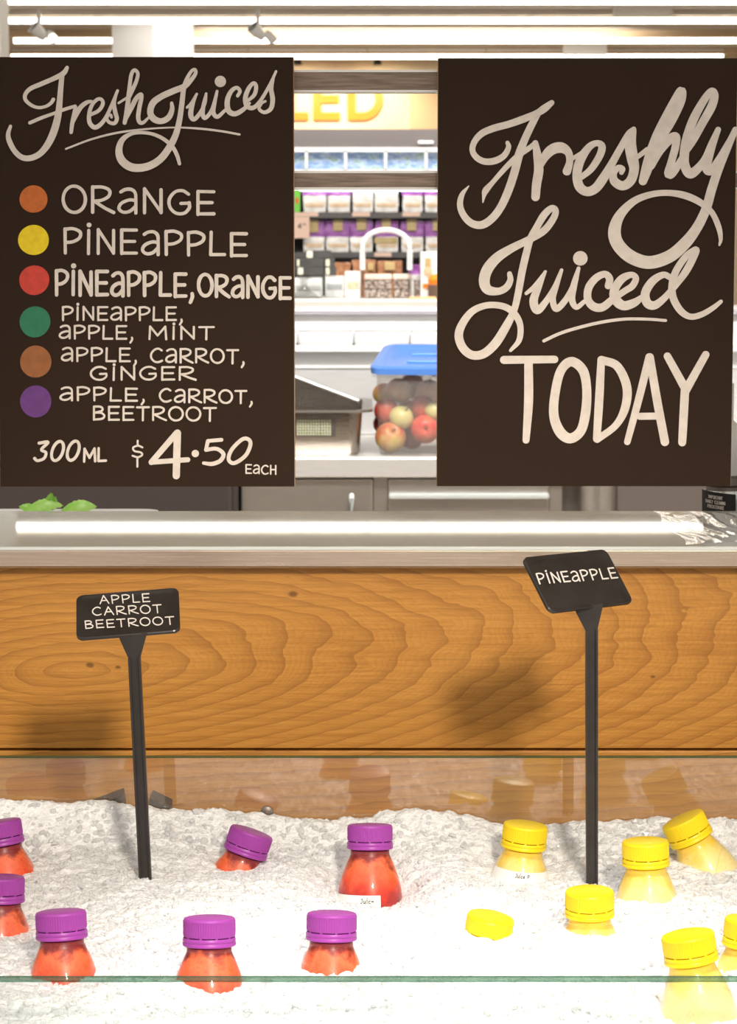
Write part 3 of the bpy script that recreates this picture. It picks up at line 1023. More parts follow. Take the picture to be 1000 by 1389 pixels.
MB().box((hx(100), HY - .03, hz(427)), (hx(1300), HY + .25, hz(419)), .004).build('steel_edge', mat('ledge_edge', (.50, .48, .52), .3, metal=.2), root)
MB().box((hx(100), HY - .03, hz(419)), (hx(1300), HY + .25, hz(417)), .002).build('ledge_top', M['white'], root)

# perforated pan on the bench
PYf = BY + .06
def pmap(px, py): return at(px, py, PYf)
z0 = BT
zr = zat(556, PYf)
pxr, pxl = xat(484, PYf), xat(268, PYf)
root = empty('perforated_pan', ((pxl + pxr) / 2, PYf + .2, BT), 'long perforated steel pan on the work bench', 'pan')
dep = .44
bm = bmesh.new()
def rrect(x0, x1, y0, y1, r, z, n=6):
    out = []
    for cx, cy, a0 in ((x1 - r, y0 + r, -90), (x1 - r, y1 - r, 0), (x0 + r, y1 - r, 90), (x0 + r, y0 + r, 180)):
        for k in range(n + 1):
            a = math.radians(a0 + 90 * k / n)
            out.append(Vector((cx + r * math.cos(a), cy + r * math.sin(a), z)))
    return out
def loft(mb, rings, close_first=True, close_last=False):
    n = len(rings[0])
    vs = [p for rg in rings for p in rg]
    fs = []
    for k in range(len(rings) - 1):
        for s in range(n):
            t = (s + 1) % n
            fs.append((k * n + s, k * n + t, (k + 1) * n + t, (k + 1) * n + s))
    if close_first: fs.append(tuple(reversed(range(n))))
    if close_last: fs.append(tuple(range((len(rings) - 1) * n, len(rings) * n)))
    mb.add(vs, fs)
pan = MB()
ztop = zr
loft(pan, [rrect(pxl, pxr, PYf, PYf + dep, .03, z0), rrect(pxl - .008, pxr + .008, PYf - .008, PYf + dep + .008, .035, z0 + .012),
           rrect(pxl - .016, pxr + .016, PYf - .012, PYf + dep + .012, .04, ztop), rrect(pxl - .045, pxr + .045, PYf - .04, PYf + dep + .04, .05, ztop + .002),
           rrect(pxl - .046, pxr + .046, PYf - .041, PYf + dep + .041, .05, ztop - .005), rrect(pxl - .014, pxr + .014, PYf - .010, PYf + dep + .010, .038, ztop - .006),
           rrect(pxl, pxr, PYf + .004, PYf + dep - .004, .03, z0 + .014)], True, True)
PANM = steel('pan_steel', (.36, .32, .28), .28)
pan.build('pan_body', PANM, root, smooth=35)
# perforated field : light coming through the holes, painted as pale squares
hol = MB()
yy = PYf - .0135
for blk_ in ((372, 400), (404, 434), (437, 451)):
    xx = blk_[0]
    while xx < blk_[1]:
        for py in np.arange(571, 590, 3.6):
            c = at(xx, py, yy)
            t_ = .0021
            hol.add([(c.x - t_, yy - .0005, c.z - t_), (c.x + t_, yy - .0005, c.z - t_), (c.x + t_, yy - .0005, c.z + t_), (c.x - t_, yy - .0005, c.z + t_)], [(0, 1, 2, 3)])
        xx += 3.6
hol.build('perforations', noisy('hole_light', (.95, .90, .70), (.75, .88, .45), 90, .5), root)
MB().box((xat(330, yy), yy - .0003, zat(592, yy)), (xat(455, yy), yy + .006, zat(567, yy))).build('perforated_band', M['steel_dark'], root)
w_ = PYf + .24
ins = empty('pan_insert', (xat(440, w_), w_, zat(560, w_)), 'slotted steel insert tray slanting inside the perforated pan', 'tray')
MB().prism([at(330, 490, w_), at(398, 511, w_), at(484, 543, w_), at(487, 551, w_), at(484, 558, w_), at(330, 562, w_)], Vector((0, .004, 0))).build('side', PANM, ins)
MB().tube([at(330, 489, w_), at(398, 510.5, w_), at(487, 544, w_)], .005, 8).build('rim', M['steel_bench'], ins, smooth=60)
sl = MB()
for k in range(16):
    q = at(344 + k * 5.2, 541 + k * .35, w_ - .0006)
    sl.box((q.x - .0028, q.y - .0004, q.z - .012), (q.x + .0028, q.y, q.z + .012))
sl.build('slots', M['steel_dark'], ins)

# box of apples
AYf = BY + .05
ax0, ax1 = xat(509, AYf), xat(668, AYf)
z1 = zat(507, AYf)
dep = .36
root = empty('storage_box', ((ax0 + ax1) / 2, AYf + dep / 2, BT), 'clear plastic box of apples with a blue lid on the bench', 'box')
bx_ = MB()
loft(bx_, [rrect(ax0 + .012, ax1 - .012, AYf + .01, AYf + dep - .01, .025, BT), rrect(ax0 + .008, ax1 - .008, AYf + .006, AYf + dep - .006, .03, BT + .01),
           rrect(ax0, ax1, AYf, AYf + dep, .03, z1)], True, False)
TURN = Matrix.Translation((ax0, AYf, 0)) @ Matrix.Rotation(math.radians(-7), 4, 'Z') @ Matrix.Translation((-ax0, -AYf, 0))
def turn(m_):
    m_.v = [tuple(TURN @ Vector(p_)) for p_ in m_.v]
    return m_
rim = MB()
loft(rim, [rrect(ax0 - .001, ax1 + .001, AYf - .001, AYf + dep + .001, .03, z1 - .012), rrect(ax0 - .012, ax1 + .012, AYf - .012, AYf + dep + .012, .035, z1 - .010),
           rrect(ax0 - .012, ax1 + .012, AYf - .012, AYf + dep + .012, .035, z1 - .003), rrect(ax0 - .001, ax1 + .001, AYf - .001, AYf + dep + .001, .03, z1 - .002)], False, False)
turn(bx_).build('box', M['tubclear'], root, smooth=40)
turn(rim).build('rim', clear('frosted_rim', (.9, .9, .9), 1.7, .2), root, smooth=40)
# the lid lies a little raised at the back
lid = MB()
def lz(y): return .125 * (y - AYf)
def lrect(x0, x1, y0, y1, r, z): return [Vector((p.x, p.y, p.z + lz(p.y))) for p in rrect(x0, x1, y0, y1, r, z)]
loft(lid, [lrect(ax0 - .014, ax1 + .014, AYf - .014, AYf + dep + .014, .035, z1), lrect(ax0 - .016, ax1 + .016, AYf - .016, AYf + dep + .016, .036, z1 + .018),
           lrect(ax0 - .006, ax1 + .006, AYf - .006, AYf + dep + .006, .034, z1 + .023), lrect(ax0 + .012, ax1 - .012, AYf + .012, AYf + dep - .012, .03, z1 + .021),
           lrect(ax0 + .02, ax1 - .02, AYf + .02, AYf + dep - .02, .03, z1 + .014)], True, True)
lo_ = turn(lid).build('lid', M['bluelid'], root, smooth=35)
tag(lo_, 'blue lid raised at the back')
rp = MB()
for dx, dy in ((.08, .10), (.08, .22)):
    rp.box((ax0 + dx, AYf + dy, z1 + .014 + lz(AYf + dy)), (ax1 - dx, AYf + dy + .012, z1 + .020 + lz(AYf + dy)), .002)
turn(rp).build('lid_rib', mat('blue_rib', (.10, .30, .72), .35), lo_)
MB().box((xat(586, AYf), AYf - .020, z1 - .008), (xat(605, AYf), AYf - .0155, z1 + .014), .001).build('sticker', M['white'], root)

def apple_mat(name, c1, c2, pos=.5):
    m = mat(name, c1, .3)
    t = NT(m)
    f = t.noise(t.coord((14, 14, 8)), 1.0, 4, .6)
    t.link(t.ramp(f, [(pos - .12, c1), (pos + .12, c2)]), t.b.inputs['Base Color'])
    return m
AR = apple_mat('apple_red', (.48, .030, .030), (.62, .12, .06))
AB = apple_mat('apple_bright', (.66, .045, .035), (.75, .16, .06))
AG = apple_mat('apple_green', (.60, .56, .20), (.66, .60, .26))
AM = apple_mat('apple_mixed', (.56, .06, .04), (.66, .48, .13), .48)
AD = apple_mat('apple_dark', (.30, .025, .03), (.42, .06, .05))
AP = apple_mat('apple_pale', (.58, .22, .16), (.62, .45, .25))
stem_m = mat('apple_stem', (.12, .07, .03), .6)
def apple(c, r, m_, lab, rot):
    root = empty('apple', c, lab, 'apple', 'apples in the clear box', rot)
    prof = []
    for k in range(19):
        a = math.pi * k / 18
        rr = r * math.sin(a) * (1 + .06 * math.cos(a))
        z = -r * .92 * math.cos(a)
        d_ = max(0, 1 - (math.sin(a)) / .45)
        z += (.30 * r * d_ * d_ if math.cos(a) > 0 else -.36 * r * d_ * d_)
        prof.append((max(rr, 1e-7 if k in (0, 18) else rr), z))
    MB().lathe(prof, 24).build('flesh', m_, root, local=True, smooth=60)
    MB().tube([(0, 0, r * .5), (.002, 0, r * .8), (.006, .001, r * 1.05)], .0018, 6).build('stem', stem_m, root, local=True, smooth=60)
def ap(px, py, Y, r, m_, lab, rot):
    q = at(px, py, Y)
    q.z = max(q.z, BT + r * .95 + .006)
    apple(q, r, m_, lab, rot)
A0 = AYf + .05
ap(530, 595, A0 + .005, .045, AM, 'red and yellow apple at the bottom left of the box', (.9, .3, 0))
ap(577, 582, A0 + .008, .042, AB, 'bright red apple at the right front of the box', (1.5, .1, 0))
ap(545, 566, A0 + .010, .036, AG, 'pale green apple in the middle of the box', (.6, .2, .4))
ap(524, 556, A0 + .042, .037, AR, 'red apple above left of the pale green apple', (.5, -.5, 0))
ap(573, 552, A0 + .038, .036, AR, 'red apple above right of the pale green apple', (.4, .5, 0))
ap(556, 600, A0 + .085, .040, AD, 'dark red apple low behind the bright red one', (.4, .2, 1))
ap(541, 530, A0 + .085, .040, AP, 'pale pinkish apple on top at the left', (.2, .2, .4))
ap(582, 532, A0 + .080, .040, AP, 'pale pinkish apple on top beside the right sign', (.3, -.3, .8))
ap(590, 557, A0 + .010, .030, AG, 'small yellow apple against the right sign edge', (.2, .1, .2))
ap(523, 575, A0 + .085, .036, AD, 'dark red apple at left behind the bottom apple', (.4, .3, .1))
ap(617, 590, A0 + .02, .042, AM, 'mottled apple hidden by the right sign', (.9, .5, .4))
ap(640, 560, A0 + .04, .042, AR, 'red apple hidden by the right sign', (.9, .5, .4))
ap(560, 524, A0 + .15, .040, AR, 'red apple at the top back of the box', (.4, .5, .4))
ap(522, 535, A0 + .13, .036, AM, 'mottled apple at the top left of the box', (.3, .5, .4))
ap(556, 560, A0 + .17, .042, AM, 'mottled apple deep in the middle of the box', (.4, .5, .4))

# ================================================================== SERVICE COUNTER (front)
PAN = 2.40                                    # face of the oak panel
CTZ = zat(742, 2.38)
LIPZ = zat(771, 2.38)
BACKY = (CAMZ - CTZ) / ((CAMZ - zat(693, 1.0)) / 1.0)
root = empty('service_counter', (0, PAN + .02, 0), 'oak fronted service counter with brushed steel top', 'counter')
# slab with a rolled front lip
prof = [(2.383, LIPZ), (2.380, LIPZ + .002), (2.380, CTZ - .0025), (2.3815, CTZ - .0005), (2.384, CTZ), (BACKY - .002, CTZ), (BACKY, CTZ - .002), (BACKY, CTZ - .012), (2.398, CTZ - .012), (2.398, LIPZ)]
mb = MB()
mb.prism([Vector((-1.6, y, z)) for y, z in prof], Vector((3.2, 0, 0)))
top = mb.build('steel_top', M['steel'], root)
lp = MB().box((-1.6, 2.3785, LIPZ + .0012), (1.6, 2.381, CTZ - .003), .001).build('front_lip', M['steel_lip'], root)
# counter body with oak boards
SEAM = zat(1017, PAN)
MB().box((-1.6, PAN, SEAM + .0012), (1.6, PAN + .03, LIPZ), .0012).build('upper_board', M['oak'], root)
MB().box((-1.6, PAN, .62), (1.6, PAN + .03, SEAM - .0012), .0012).build('lower_board', M['oak2'], root)
MB().box((-1.6, PAN + .03, 0), (1.6, BACKY - .02, CTZ - .012)).build('carcass', M['dark'], root)
# kitchen-side ledge a little lower
root = empty('prep_ledge', (0, BACKY + .25, 0), 'steel prep ledge on the kitchen side of the counter', 'ledge')
LZ = CTZ - .078
MB().box((-1.6, BACKY + .002, LZ - .03), (1.6, BACKY + .4, LZ), .003).build('worktop', M['steel_dull'], root)
MB().box((-1.6, BACKY + .03, 0), (1.6, BACKY + .36, LZ - .03)).build('cabinet', M['dark'], root)

# white tray with mint behind the counter edge
ty = BACKY + .02
tx0, tx1 = xat(-150, ty), xat(211, ty, 690)
TD = .07
tz = zat(690.0, ty + TD)
root = empty('white_tray', ((tx0 + tx1) / 2, ty + TD / 2, LZ), 'white tray rim showing behind the counter with mint on it', 'tray')
tr = MB()
loft(tr, [rrect(tx0 + .01, tx1 - .01, ty + .01, ty + TD - .01, .015, LZ), rrect(tx0, tx1, ty, ty + TD, .02, tz - .003), rrect(tx0 + .001, tx1 - .001, ty + .001, ty + TD - .001, .02, tz),
          rrect(tx0 + .006, tx1 - .006, ty + .006, ty + TD - .006, .015, tz - .003)], True, True)
tr.build('tray_body', M['white'], root, smooth=35)

def leaf(mb, base, d, up, L, wd, curl):
    d = Vector(d).normalized()
    up = Vector(up).normalized()
    side = d.cross(up).normalized()
    up = side.cross(d).normalized()
    n, k = 14, 6
    vs, fs = [], []
    for i in range(n + 1):
        t = i / n
        hw = wd * (math.sin(math.pi * min(1, t ** .75)) ** .8) * (1 + .10 * (i % 2)) + .0002
        for j in range(-k, k + 1):
            s = j / k
            rip = .0010 * math.sin(t * 40 - abs(s) * 7) * (1 - abs(s) * .5)
            p = Vector(base) + d * (L * t) + side * (hw * s) + up * (curl * math.sin(math.pi * t * .9) + .35 * hw * s * s * -1 + rip)
            vs.append(p)
    m_ = 2 * k + 1
    for i in range(n):
        for j in range(2 * k):
            a = i * m_ + j
            fs.append((a, a + 1, a + m_ + 1, a + m_))
    mb.add(vs, fs)

ly = ty + .05
def lpnt(px, py, y=ly): return at(px, py, y)
root = empty('mint_sprig', lpnt(50, 691.5), 'bright green mint sprig with upright tip on the white tray', 'mint')
for (a, b, up, L, wd, cu) in (((34, 693), (86, 689), (0, -.55, 1), .043, .013, .010), ((66, 692), (70, 668), (.2, -1, .1), .020, .0055, .0), ((70, 692), (75, 674), (-.4, -1, .1), .016, .004, .0), ((50, 692), (24, 688), (0, -.6, 1), .020, .008, .004)):
    p, q = lpnt(*a), lpnt(*b)
    m_ = MB()
    leaf(m_, p, (q - p), up, L, wd, cu)
    m_.build('leaf', M['leaf'], root, smooth=60, fixn=False)
root = empty('mint_sprig', lpnt(105, 691.5), 'single broad mint leaf right of the sprig on the tray', 'mint')
p, q = lpnt(82, 694), lpnt(134, 690)
m_ = MB()
leaf(m_, p, q - p, (0, -.55, 1), .041, .014, .009)
m_.build('leaf', M['leaf'], root, smooth=60, fixn=False)

# juicer on the right of the prep ledge
jy = BACKY + .22
jx = xat(985, jy, 650)
jr = xat(985, jy) - xat(955, jy)
root = empty('juicer', (jx, jy, LZ), 'steel juicer with black cleaning label behind the right sign', 'juicer')
T = Matrix.Translation((jx, jy, 0))
MB().lathe([(jr * .96, LZ), (jr, LZ + .004), (jr, zat(668, jy)), (jr * .98, zat(664, jy))], 40, T).build('motor_base', M['steel'], root, smooth=40)
MB().lathe([(jr * .9, zat(664, jy)), (jr * .9, zat(659, jy)), (jr * 1.06, zat(656, jy)), (jr * 1.06, zat(646, jy)), (jr * .9, zat(643, jy))], 40, T).build('collar', M['steel_dark'], root, smooth=40)
MB().lathe([(jr * .9, zat(643, jy)), (jr * 1.0, zat(620, jy)), (jr * 1.0, zat(590, jy)), (jr * .6, zat(578, jy)), (jr * .3, zat(570, jy)), (jr * .3, zat(520, jy))], 40, T).build('bowl', M['white'], root, smooth=50)
lb = MB()
jrl = jr + .0008
def jmap(px, py):
    dx = at(px, py, jy - jr).x - jx
    a = max(-1, min(1, dx / jrl))
    z = zat(py + (px - 960) * .10, jy - jr)
    return Vector((jx + dx, jy - math.sqrt(max(0, 1 - a * a)) * jrl, z))
vs, fs = [], []
for i in range(13):
    px = 956.5 + 42 * i / 12
    for py in (667, 690, 705):
        vs.append(jmap(px, py))
for i in range(12):
    for j in range(2):
        a = i * 3 + j
        fs.append((a, a + 3, a + 4, a + 1))
lab_ = MB().add(vs, fs).build('label', M['black'], root, fixn=False)
jrl = jr + .0014
w_ = MB()
for txt, x0, x1, y0 in (('IMPORTANT', 963, 980, 672), ('DAILY CLEANING', 960, 984, 678.5), ('PROCEDURE', 962, 982, 685)):
    write(w_, txt, x0, x1, y0, y0 + 4.2, y0, y0 + 4.2, .75, jmap)
w_.build('lettering', M['chalk'], lab_, fixn=False)

# crumpled clear plastic at the right end of the counter
cp = MB()
x0, x1 = xat(912, 2.5, 720), xat(1040, 2.5, 720)
nx, ny = 60, 40
vs, fs = [], []
for i in range(nx + 1):
    for j in range(ny + 1):
        u, v = i / nx, j / ny
        x = x0 + (x1 - x0) * u + .004 * math.sin(v * 9)
        y = 2.392 + (BACKY - 2.40) * v
        r1 = abs(noise.noise(Vector((u * 5 + v * 1.6, v * 1.5, 3))))
        z = CTZ + .0006 + (.007 * max(0, .5 - r1) ** 1.5 + .0035 * max(0, .4 - abs(noise.noise(Vector((u * 9 - v * 1.2, v * 1.0, 1))))) ** 1.5) * min(1, 8 * u) * min(1, 5 * (1 - v))
        vs.append((x, y, z))
for i in range(nx):
    for j in range(ny):
        a = i * (ny + 1) + j
        fs.append((a, a + ny + 1, a + ny + 2, a + 1))
cp.add(vs, fs)
o = cp.build('plastic_sheet', clear('clear_film', (.95, .95, .94), 1.5, .06), smooth=80)
tag(o, 'crumpled clear plastic sheet at the right end of the steel counter', 'plastic sheet')

# ================================================================== SIGNS
SGN = 2.362
def smap(px, py): return at(px, py, SGN - .0006)

fy0, fy1 = 2.376, 2.400
root = empty('sign_frame', (0, 2.39, CTZ), 'frame of two grey-brown wooden rails holding the signs', 'frame')
for yt, yb in ((98, 122), (235, 254)):
    zt_, zb_ = zat(yt, fy0), zat(yb, fy0)
    rl = MB().box((-.80, fy0, zb_), (.80, fy1, zt_), .001).build('rail', M['rail'], root)
    MB().box((-.80, fy0 - .0005, zt_), (.80, fy1, zt_ + .0022)).build('top_lit_edge', M['rail_lit_edge'], rl)
    MB().box((-.80, fy0 - .0005, zb_ - .0022), (.80, fy1, zb_)).build('bottom_lit_edge', M['rail_lit_edge'], rl)  # pale strips above and below paint the rail's lit edges
for s in (-1, 1):
    MB().box((s * .81 - .02, fy0, CTZ), (s * .81 + .02, fy1, zat(90, fy0)), .002).build('post', M['rail'], root)

def sign(name, x0, x1, y0, y1, lab):
    a, b = at(x0, y1, SGN), at(x1, y0, SGN)
    xa = xat(x0, SGN, (y0 + y1) / 2)
    xb = xat(x1, SGN, (y0 + y1) / 2)
    r = empty('chalkboard_sign', ((xa + xb) / 2, SGN, a.z), lab, 'sign', 'hanging chalkboard signs')
    MB().box((xa, SGN, a.z), (xb, SGN + .003, b.z)).build('board', M['board'], r)
    MB().box((xa - .0004, SGN + .003, a.z - .0002), (xb + .0006, SGN + .012, b.z + .0004)).build('backing', M['edge_wood'], r)
    return r

ls = sign('l', -4, 398.5, 77.5, 660, 'dark brown left sign listing fresh juices with coloured dots')
rs = sign('r', 594, 996, 79, 659.5, 'dark brown right sign lettered Freshly Juiced TODAY in cream')

Z1 = (0, 80, 5.0)
Z2 = (150, 80, 4.0)
fresh = [
    (Z1, [(362, 275, 26), (345, 300, 24), (310, 322, 22), (260, 330, 22), (210, 312, 24), (172, 275, 26), (175, 235, 28), (210, 200, 30), (280, 170, 32), (350, 140, 32), (410, 112, 36), (440, 88, 34), (455, 60, 26)]),
    (Z1, [(420, 115, 34), (412, 200, 36), (405, 290, 40), (395, 380, 46), (370, 480, 50), (330, 570, 48), (275, 640, 42), (210, 672, 40), (150, 668, 38), (100, 625, 36), (65, 560, 36), (56, 510, 30), (72, 457, 22)]),
    (Z1, [(203, 433, 24), (280, 400, 24), (370, 368, 22), (430, 345, 24), (510, 320, 22)]),
    (Z1, [(512, 325, 24), (502, 380, 28), (490, 440, 28), (483, 498, 24)]),
    (Z1, [(488, 440, 26), (515, 380, 34), (550, 325, 32), (590, 295, 28), (620, 288, 20)]),
    (Z1, [(615, 378, 24), (670, 350, 26), (698, 305, 26), (688, 275, 24), (660, 275, 24), (625, 312, 26), (606, 370, 28), (608, 430, 30), (640, 464, 32), (680, 447, 30), (720, 395, 26), (760, 310, 24), (798, 216, 20)]),
    (Z1, [(790, 230, 20), (774, 300, 26), (782, 360, 30), (793, 405, 28), (778, 436, 26), (745, 432, 24), (726, 408, 22), (735, 385, 18), (752, 380, 18), (757, 396, 18)]),
    (Z1, [(805, 299, 16), (860, 264, 18)]),
    (Z1, [(846, 433, 28), (858, 370, 32), (870, 280, 32), (880, 180, 26), (892, 105, 26), (912, 76, 24), (935, 98, 24), (926, 150, 26), (897, 215, 28), (868, 280, 22)]),
    (Z1, [(852, 415, 22), (890, 335, 32), (925, 268, 32), (955, 240, 26), (960, 262, 28), (946, 330, 30), (938, 395, 30), (948, 430, 28), (972, 432, 24), (1005, 402, 18), (1022, 385, 14)]),
]
juices = [
    (Z2, [(332, 240, 18), (334, 275, 26), (315, 318, 32), (275, 338, 32), (235, 325, 36), (216, 290, 34), (230, 240, 36), (275, 205, 34), (340, 175, 34), (400, 150, 32), (440, 112, 24), (462, 78, 20), (457, 58, 18), (437, 70, 18), (412, 115, 22), (397, 165, 26), (388, 240, 28), (375, 330, 30), (355, 410, 34), (320, 480, 38), (270, 545, 40), (200, 585, 42), (120, 590, 44), (65, 555, 44), (46, 500, 38), (65, 440, 30), (120, 405, 20), (200, 403, 18), (270, 425, 20), (330, 470, 22), (360, 520, 22), (375, 570, 18)]),
    (Z2, [(415, 263, 14), (440, 240, 20), (468, 190, 14)]),
    (Z2, [(466, 192, 14), (446, 240, 24), (435, 300, 28), (452, 328, 24), (485, 295, 22), (512, 240, 18), (519, 188, 14)]),
    (Z2, [(519, 188, 14), (505, 250, 22), (500, 300, 24), (515, 320, 22), (550, 275, 20), (578, 175, 14)]),
    (Z2, [(578, 175, 16), (565, 240, 20), (558, 290, 24), (580, 314, 22), (620, 280, 18), (640, 262, 14)]),
    (Z2, [(690, 200, 18), (702, 175, 20), (685, 156, 20), (655, 175, 24), (634, 225, 28), (640, 280, 30), (675, 298, 28), (720, 275, 24), (755, 240, 14)]),
    (Z2, [(738, 232, 16), (780, 195, 22), (790, 150, 22), (776, 131, 20), (750, 160, 24), (732, 210, 26), (740, 255, 26), (775, 265, 24), (815, 225, 20), (865, 140, 18), (898, 68, 14)]),
    (Z2, [(884, 100, 16), (872, 160, 24), (880, 220, 26), (870, 270, 24), (835, 290, 20), (806, 270, 18), (822, 240, 14), (840, 230, 14)]),
]
mb = MB()
for z, p in fresh: ribbon(mb, conv(p, *z), smap)
mb.build('lettering', M['paint'], ls, fixn=False)
mb = MB()
for z, p in juices: ribbon(mb, conv(p, *z), smap)
disc(mb, 299, 110.5, 7.7, smap)
mb.build('lettering', M['paint'], ls, fixn=False)
mb = MB()
ribbon(mb, [(89.4, 202, 2.6), (124, 189, 2.8), (160, 180, 3), (200, 175, 2.6), (237, 173, 2.2), (270, 174.5, 3), (300, 178, 3), (325, 182.5, 3)], smap)
mb.build('underline', M['paint'], ls, fixn=False)

lines = [
    [('ORaNGE', 85, 291, 252, 288, 259, 290.5, 4.6)],
    [('PiNEaPPLE', 86, 335, 309, 343, 316, 347, 4.6)],
    [('PiNEaPPLE,', 75, 264, 366, 400, 371, 402, 5.0), ('ORaNGE', 269, 394, 372, 401, 376, 405, 5.0)],
    [('PiNEaPPLE,', 84, 249, 415.5, 434, 417, 435, 2.9), ('aPPLE,', 80, 182, 441, 459, 442, 460, 2.9), ('MiNT', 201, 290, 442, 460, 443, 460, 2.9)],
    [('aPPLE,', 83, 187, 471, 489.5, 473, 491, 2.9), ('CaRROT,', 204, 333, 472, 491, 474.5, 493, 2.9), ('GiNGER', 122, 265, 497, 515, 498, 515.5, 2.9)],
    [('aPPLE,', 81, 198, 524, 542.5, 527, 544, 2.9), ('CaRROT,', 216, 344, 527, 545, 530, 547, 2.9), ('BEETROOT', 126, 293, 551, 569.5, 553, 571, 2.9)],
    [('300', 49, 108, 599, 625, 598, 624, 4.2), ('ML', 113, 144, 608, 626, 607, 625, 3.4)],
    [('EaCH', 333, 375, 630, 642, 631.5, 643.5, 2.0)],
]
for ln in lines:
    mb = MB()
    for (tx, *q) in ln:
        write(mb, tx, *q, smap, shear=-.25 if tx == '300' else 0.0, gap=.16 if tx != 'ML' else .1)
    mb.build('lettering', M['paint'], ls, fixn=False)
pr = MB()
Z7 = (20, 570, 2.632)
ribbon(pr, conv([(456, 97, 7), (440, 91, 7), (423, 98, 7), (428, 110, 7), (450, 115, 7), (455, 124, 7), (440, 132, 7), (421, 127, 7)], *Z7), smap)
ribbon(pr, conv([(439, 73, 7), (439, 90, 7)], *Z7), smap)
ribbon(pr, conv([(438, 133, 7), (438, 166, 7)], *Z7), smap)
ribbon(pr, conv([(578, 46, 22), (488, 150, 20)], *Z7), smap)
ribbon(pr, conv([(488, 150, 18), (618, 141, 18)], *Z7), smap)
ribbon(pr, conv([(581, 46, 26), (579, 120, 26), (577, 198, 26)], *Z7), smap)
disc(pr, 265, 615.2, 5.0, smap)
ribbon(pr, conv([(738, 70, 14), (690, 74, 13)], *Z7), smap)
ribbon(pr, conv([(690, 74, 14), (683, 106, 13)], *Z7), smap)
ribbon(pr, conv([(683, 106, 14), (720, 102, 14), (745, 120, 15), (735, 144, 15), (705, 156, 15), (675, 153, 12)], *Z7), smap)
ribbon(pr, conv([(810, 70, 14), (775, 105, 14), (764, 140, 14), (785, 153, 14), (825, 125, 14), (842, 85, 14), (832, 67, 14), (810, 70, 14)], *Z7), smap)
pr.build('price_lettering', M['paint'], ls, fixn=False)
for cx, cy, r_, k in ((45.5, 270, 18.8, 'orange'), (45.5, 325.5, 20.7, 'yellow'), (46.5, 380, 20.3, 'red'), (47.5, 436.5, 21, 'green'), (48.5, 490.5, 21.5, 'brown'), (48.5, 544.5, 21.5, 'purple')):
    m_ = MB()
    disc(m_, cx, cy, r_, smap, .012)
    tag(m_.build('colour_dot', M['dot_' + k], ls, fixn=False), '%s painted dot' % k)

Z3, Z4, Z5, Z6, Z8 = (610, 110, 5.0), (770, 110, 4.348), (610, 270, 5.0), (780, 320, 4.545), (660, 460, 2.941)
freshly = [
    (Z3, [(393, 418, 28), (400, 450, 36), (370, 505, 42), (310, 540, 46), (240, 546, 44), (185, 520, 42), (155, 470, 40), (170, 410, 42), (220, 355, 46), (300, 320, 48), (400, 293, 48), (500, 258, 50), (590, 220, 46), (645, 185, 52), (693, 147, 36)]),
    (Z3, [(595, 225, 46), (545, 320, 50), (500, 420, 52), (468, 510, 58), (440, 620, 56), (400, 740, 56), (350, 850, 54), (290, 930, 54), (220, 975, 54), (150, 965, 50), (95, 910, 46), (71, 840, 42), (85, 770, 34), (130, 712, 8)]),
    (Z3, [(226, 823, 8), (233, 780, 26), (245, 742, 44), (290, 690, 34), (340, 632, 34), (400, 567, 38), (470, 502, 40), (540, 455, 36), (580, 422, 34)]),
    (Z3, [(582, 420, 40), (595, 500, 56), (605, 600, 64), (590, 700, 62), (583, 786, 58)]),
    (Z3, [(615, 590, 26), (650, 510, 60), (700, 462, 72), (760, 452, 72), (805, 485, 54), (815, 545, 48), (796, 612, 58)]),
    (Z3, [(835, 525, 28), (905, 482, 28)]),
    (Z4, [(85, 565, 34), (140, 518, 40), (190, 440, 44), (203, 385, 44), (172, 366, 36), (125, 392, 44), (75, 468, 54), (56, 550, 54), (70, 622, 56), (115, 652, 54), (165, 633, 56), (210, 575, 56), (260, 490, 46), (310, 400, 42), (360, 315, 40), (390, 284, 30)]),
    (Z4, [(390, 290, 34), (372, 370, 66), (382, 450, 68), (393, 520, 58), (372, 588, 56), (325, 618, 54), (276, 590, 52), (272, 545, 40), (298, 513, 36), (324, 518, 34), (318, 540, 28)]),
    (Z4, [(410, 450, 26), (470, 405, 32)]),
    (Z4, [(445, 590, 50), (467, 520, 64), (490, 440, 66), (530, 330, 66), (580, 220, 58), (630, 120, 50), (670, 58, 52), (672, 105, 52), (645, 180, 46), (600, 260, 50), (545, 345, 50)]),
    (Z4, [(490, 500, 50), (540, 410, 58), (600, 345, 56), (640, 328, 48), (636, 390, 46), (612, 480, 46), (600, 548, 60), (640, 515, 46), (680, 440, 30)]),
    (Z4, [(690, 430, 34), (740, 350, 46), (800, 240, 50), (850, 150, 52), (868, 85, 46), (850, 60, 42), (810, 105, 46), (750, 210, 52), (712, 310, 54), (692, 400, 56), (690, 490, 56), (720, 546, 58), (765, 520, 52), (810, 460, 42), (850, 370, 40), (888, 287, 34)]),
    (Z4, [(888, 287, 34), (855, 380, 42), (830, 465, 48), (820, 518, 50), (845, 530, 48), (890, 465, 40), (940, 370, 26), (985, 288, 20)]),
    (Z4, [(990, 287, 36), (940, 400, 46), (890, 520, 52), (850, 640, 54), (815, 760, 56), (760, 870, 60), (690, 960, 70), (600, 1035, 74), (480, 1070, 76), (370, 1035, 78), (295, 960, 76), (277, 880, 74), (310, 790, 58), (390, 710, 44), (490, 670, 38), (590, 660, 36), (690, 675, 42), (780, 715, 40), (850, 775, 34), (890, 860, 34), (903, 930, 24), (895, 968, 12)]),
]
